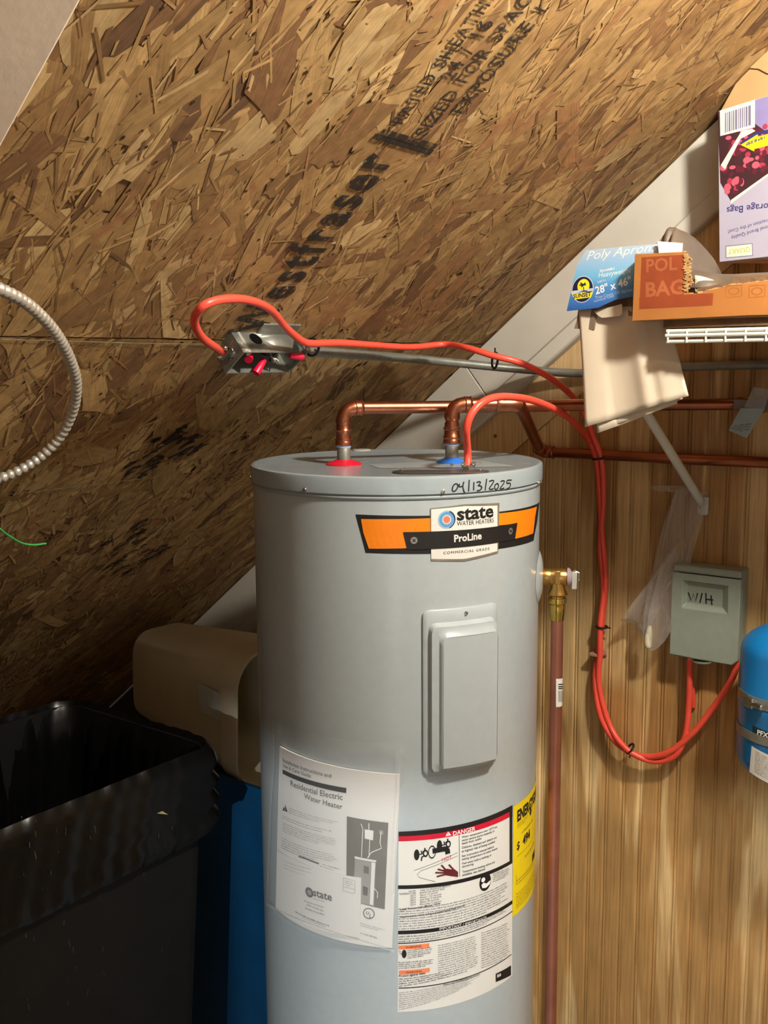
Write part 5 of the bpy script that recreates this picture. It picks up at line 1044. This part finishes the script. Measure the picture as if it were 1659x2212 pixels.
# ================================================================== MANUAL IN ITS SLEEVE ON THE HEATER
def build_manual():
    rB = TR + .0045; P = cyl_print(rB)
    z = cyl(700, 1960, rB); t = thing('instruction_manual', 'white printed instruction manual in a clear sleeve on the front of the heater', 'manual', z)
    def sheet(Pp, cs, th, mt, nm, par, lab=None):
        q = [Pp.px(*c) for c in cs]; m = MB(); g = lambda h: (lambda i, j: Pp.pt(*[lerp(lerp(q[0][k], q[1][k], i), lerp(q[3][k], q[2][k], i), j) for k in (0, 1)], h))
        m.grid(g(0), 20, 4); m.grid(g(-th), 20, 4)
        nv = 21 * 5; ed = [(i, i + 1) for i in range(20)] + [(84 + i, 85 + i) for i in range(20)] + [(21 * j, 21 * (j + 1)) for j in range(4)] + [(21 * j + 20, 21 * (j + 1) + 20) for j in range(4)]
        m.f += [(a, b, b + nv, a + nv) for a, b in ed]; m.m += [0] * len(ed)
        o = obj(nm, m, mt, par, 30)
        return tag(o, lab) if lab else o
    sheet(P, [(604, 1612), (865, 1673), (847, 2048), (595.5, 1961)], .0028, M_paper, 'pages', t)
    m = newmb()
    P.text(m, 'Installation Instructions and', (611.5, 1645), (716, 1680), 1, .0005, .008); P.text(m, 'Use & Care Guide', (611.5, 1656), (672, 1680), 1, .0005, .008)
    P.quad(m, [(611, 1662), (748.5, 1702), (748, 1713), (611, 1671)], 0, .0005, 16, 1)
    P.text(m, 'Residential Electric', (628, 1697), (740.5, 1728), 1, .0005, .012); P.text(m, 'Water Heater', (657, 1724), (740, 1748), 1, .0005, .012)
    P.poly(m, [(610.5, 1750), (621.5, 1754), (616.5, 1738)], 0, .0005); P.text(m, '!', (615.4, 1749.5), (617, 1750.2), 5, .0007, .02)
    P.lines(m, [(625, 1742), (738, 1774), (734, 1785), (624, 1756)], 3, 2, .0005, .3, 51); P.lines(m, [(611, 1759), (736, 1794), (737, 1807), (611, 1768)], 2, 2, .0005, .3, 52); P.lines(m, [(612, 1774), (736, 1811), (736, 1832), (611, 1796)], 5, 2, .0005, .3, 53); P.lines(m, [(609, 1806), (738, 1846), (734, 1868), (608, 1832)], 5, 2, .0005, .3, 54)
    P.lines(m, [(700, 1864), (738, 1874), (736, 1886), (690, 1872)], 2, 2, .0005, .3, 55)
    # picture of an installed heater
    P.quad(m, [(749.5, 1763), (839, 1777), (831, 1964), (748, 1941)], 3, .0004, 8, 2)
    P.quad(m, [(767, 1850), (812, 1860), (808, 1957), (763, 1945)], 4, .0006, 6, 2); P.quad(m, [(766, 1849), (813, 1858), (812, 1862), (767, 1854)], 5, .0008, 6, 1); P.quad(m, [(803, 1862), (811, 1864), (806, 1955), (799, 1953)], 5, .0007, 2, 1)
    P.quad(m, [(788, 1791), (807, 1794), (806, 1815), (788, 1811)], 5, .0006, 3, 1)
    for pl, w in (([(780, 1779), (784, 1790), (781, 1851)], .0012), ([(797, 1778), (797, 1792)], .0014), ([(799, 1813), (797, 1852)], .0012), ([(823, 1797), (821, 1820), (824, 1832), (802, 1841), (794, 1853)], .0014), ([(808, 1918), (816, 1928), (815, 1940)], .0012)): P.stroke(m, pl, w, 5, .0007)
    P.quad(m, [(819, 1792), (828, 1794), (828, 1803), (819, 1801)], 4, .0007, 1, 1); P.quad(m, [(786, 1869), (797, 1872), (797, 1888), (786, 1885)], 3, .0009, 1, 1); P.quad(m, [(784, 1913), (795, 1917), (794, 1935), (784, 1932)], 1, .0009, 1, 1)
    P.disc(m, (797, 1973), .0098, .0098, 1, .0006, 28, .84); P.text(m, 'U', (790.5, 1974), (796.5, 1976), 1, .0006, .02, 0, 1.0); P.text(m, 'L', (797.5, 1981), (802, 1982.5), 1, .0006, .02, 0, 1.1)
    P.lines(m, [(779, 1991), (832, 2006), (832, 2014), (779, 2000)], 2, 2, .0005, .35, 57); P.lines(m, [(779, 2012), (832, 2027), (832, 2033), (779, 2017)], 1, 2, .0005, .45, 58)
    obj('print', m, [M_ink, M_ink_grey, M_ink_lite, mat('photo_grey', (112, 108, 100), .5), mat('photo_pale_grey', (158, 156, 150), .5), M_ink_white], t, 0)
    # reply card in front
    P2 = cyl_print(rB + .002); t2 = thing('reply_card', 'white reply envelope in front of the lower half of the manual', 'envelope', cyl(690, 1960, rB + .002))
    sheet(P2, [(599, 1837), (780, 1896), (778, 2025), (595.5, 1961)], .0006, M_paper, 'paper', t2)
    m = newmb(); P2.lines(m, [(613, 1854), (675, 1872), (675, 1896), (613, 1876)], 3, 1, .0005, .12, 61, .02)
    P2.disc(m, (668.5, 1927.5), .0088, .0088, 0, .0005); P2.disc(m, (669, 1928), .0048, .0048, 1, .0007)
    P2.text(m, 'state', (677, 1934.5), (717.5, 1946), 0, .0005, .02); P2.lines(m, [(677, 1939), (717, 1950), (717, 1953), (677, 1942)], 1, 1, .0005, .6, 62)
    for i, (a, b) in enumerate(((658, 720), (663, 714), (660, 719))): P2.lines(m, [(a, 1944 + i * 8), (b, 1963 + i * 8), (b, 1967 + i * 8), (a, 1948 + i * 8)], 1, 1, .0005, .7, 63 + i, .02)
    P2.lines(m, [(638, 1966), (741, 2004), (740, 2010), (638, 1971)], 1, 0, .0005, .4, 66, .02); P2.lines(m, [(653, 1979), (725, 2006), (725, 2010), (653, 1982)], 1, 1, .0005, .5, 67, .02)
    for pl in ([(742, 1896), (767, 1903), (767, 1930), (741, 1924), (742, 1896)], [(742, 1915), (767, 1921)]): P2.stroke(m, pl, .0007, 1, .0005)
    P2.lines(m, [(745, 1899), (764, 1904), (764, 1917), (745, 1912)], 3, 1, .0005, .35, 68); P2.stroke(m, [(645, 1850), (660, 1855), (689, 1866)], .0022, 0, .0003)
    obj('print', m, [M_ink_grey, M_ink_lite], t2, 0)
    # the clear sleeve
    clear = film('clear_sleeve_film', (200, 204, 204), .13, .12, .25, 18); P3 = cyl_print(rB + .0042)
    t3 = thing('document_sleeve', 'clear plastic sleeve stuck on the heater holding the manual', 'sleeve', cyl(700, 2000, rB + .0042))
    q = [P3.px(*c) for c in ((590, 1552), (862, 1606), (852, 2054), (577, 1954))]; m = MB()
    m.grid(lambda i, j: P3.pt(*[lerp(lerp(q[0][k], q[1][k], i), lerp(q[3][k], q[2][k], i), j) for k in (0, 1)], .0008 * sin(i * 11 + j * 5) + .0006 * sin(j * 17)), 30, 24); obj('film', m, clear, t3, 70)
    q2 = [P3.px(*c) for c in ((858, 1606), (868, 1612), (893, 1660), (864, 1705))]; m = MB()
    m.grid(lambda i, j: P3.pt(*[lerp(lerp(q2[0][k], q2[1][k], i), lerp(q2[3][k], q2[2][k], i), j) for k in (0, 1)], .002 + .004 * i * sin(j * 3)), 6, 6); obj('side_fold', m, clear, t3, 70)
    seam = film('sleeve_seam_film', (214, 216, 214), .4, .15, .1, 30)
    for pl in ([(590, 1552), (593, 1640), (585, 1760), (577, 1954)], [(577, 1954), (640, 1984), (740, 2020), (852, 2054)], [(866, 1612), (862, 1700), (856, 1800), (850, 1930)]):
        m = newmb(); pts = catmull([V((x, y, 0)) for x, y in pl], 6); P3.stroke(m, [(p.x, p.y) for p in pts], .0022, 0, .0012); obj('seam', m, seam, t3, 0)
build_manual()
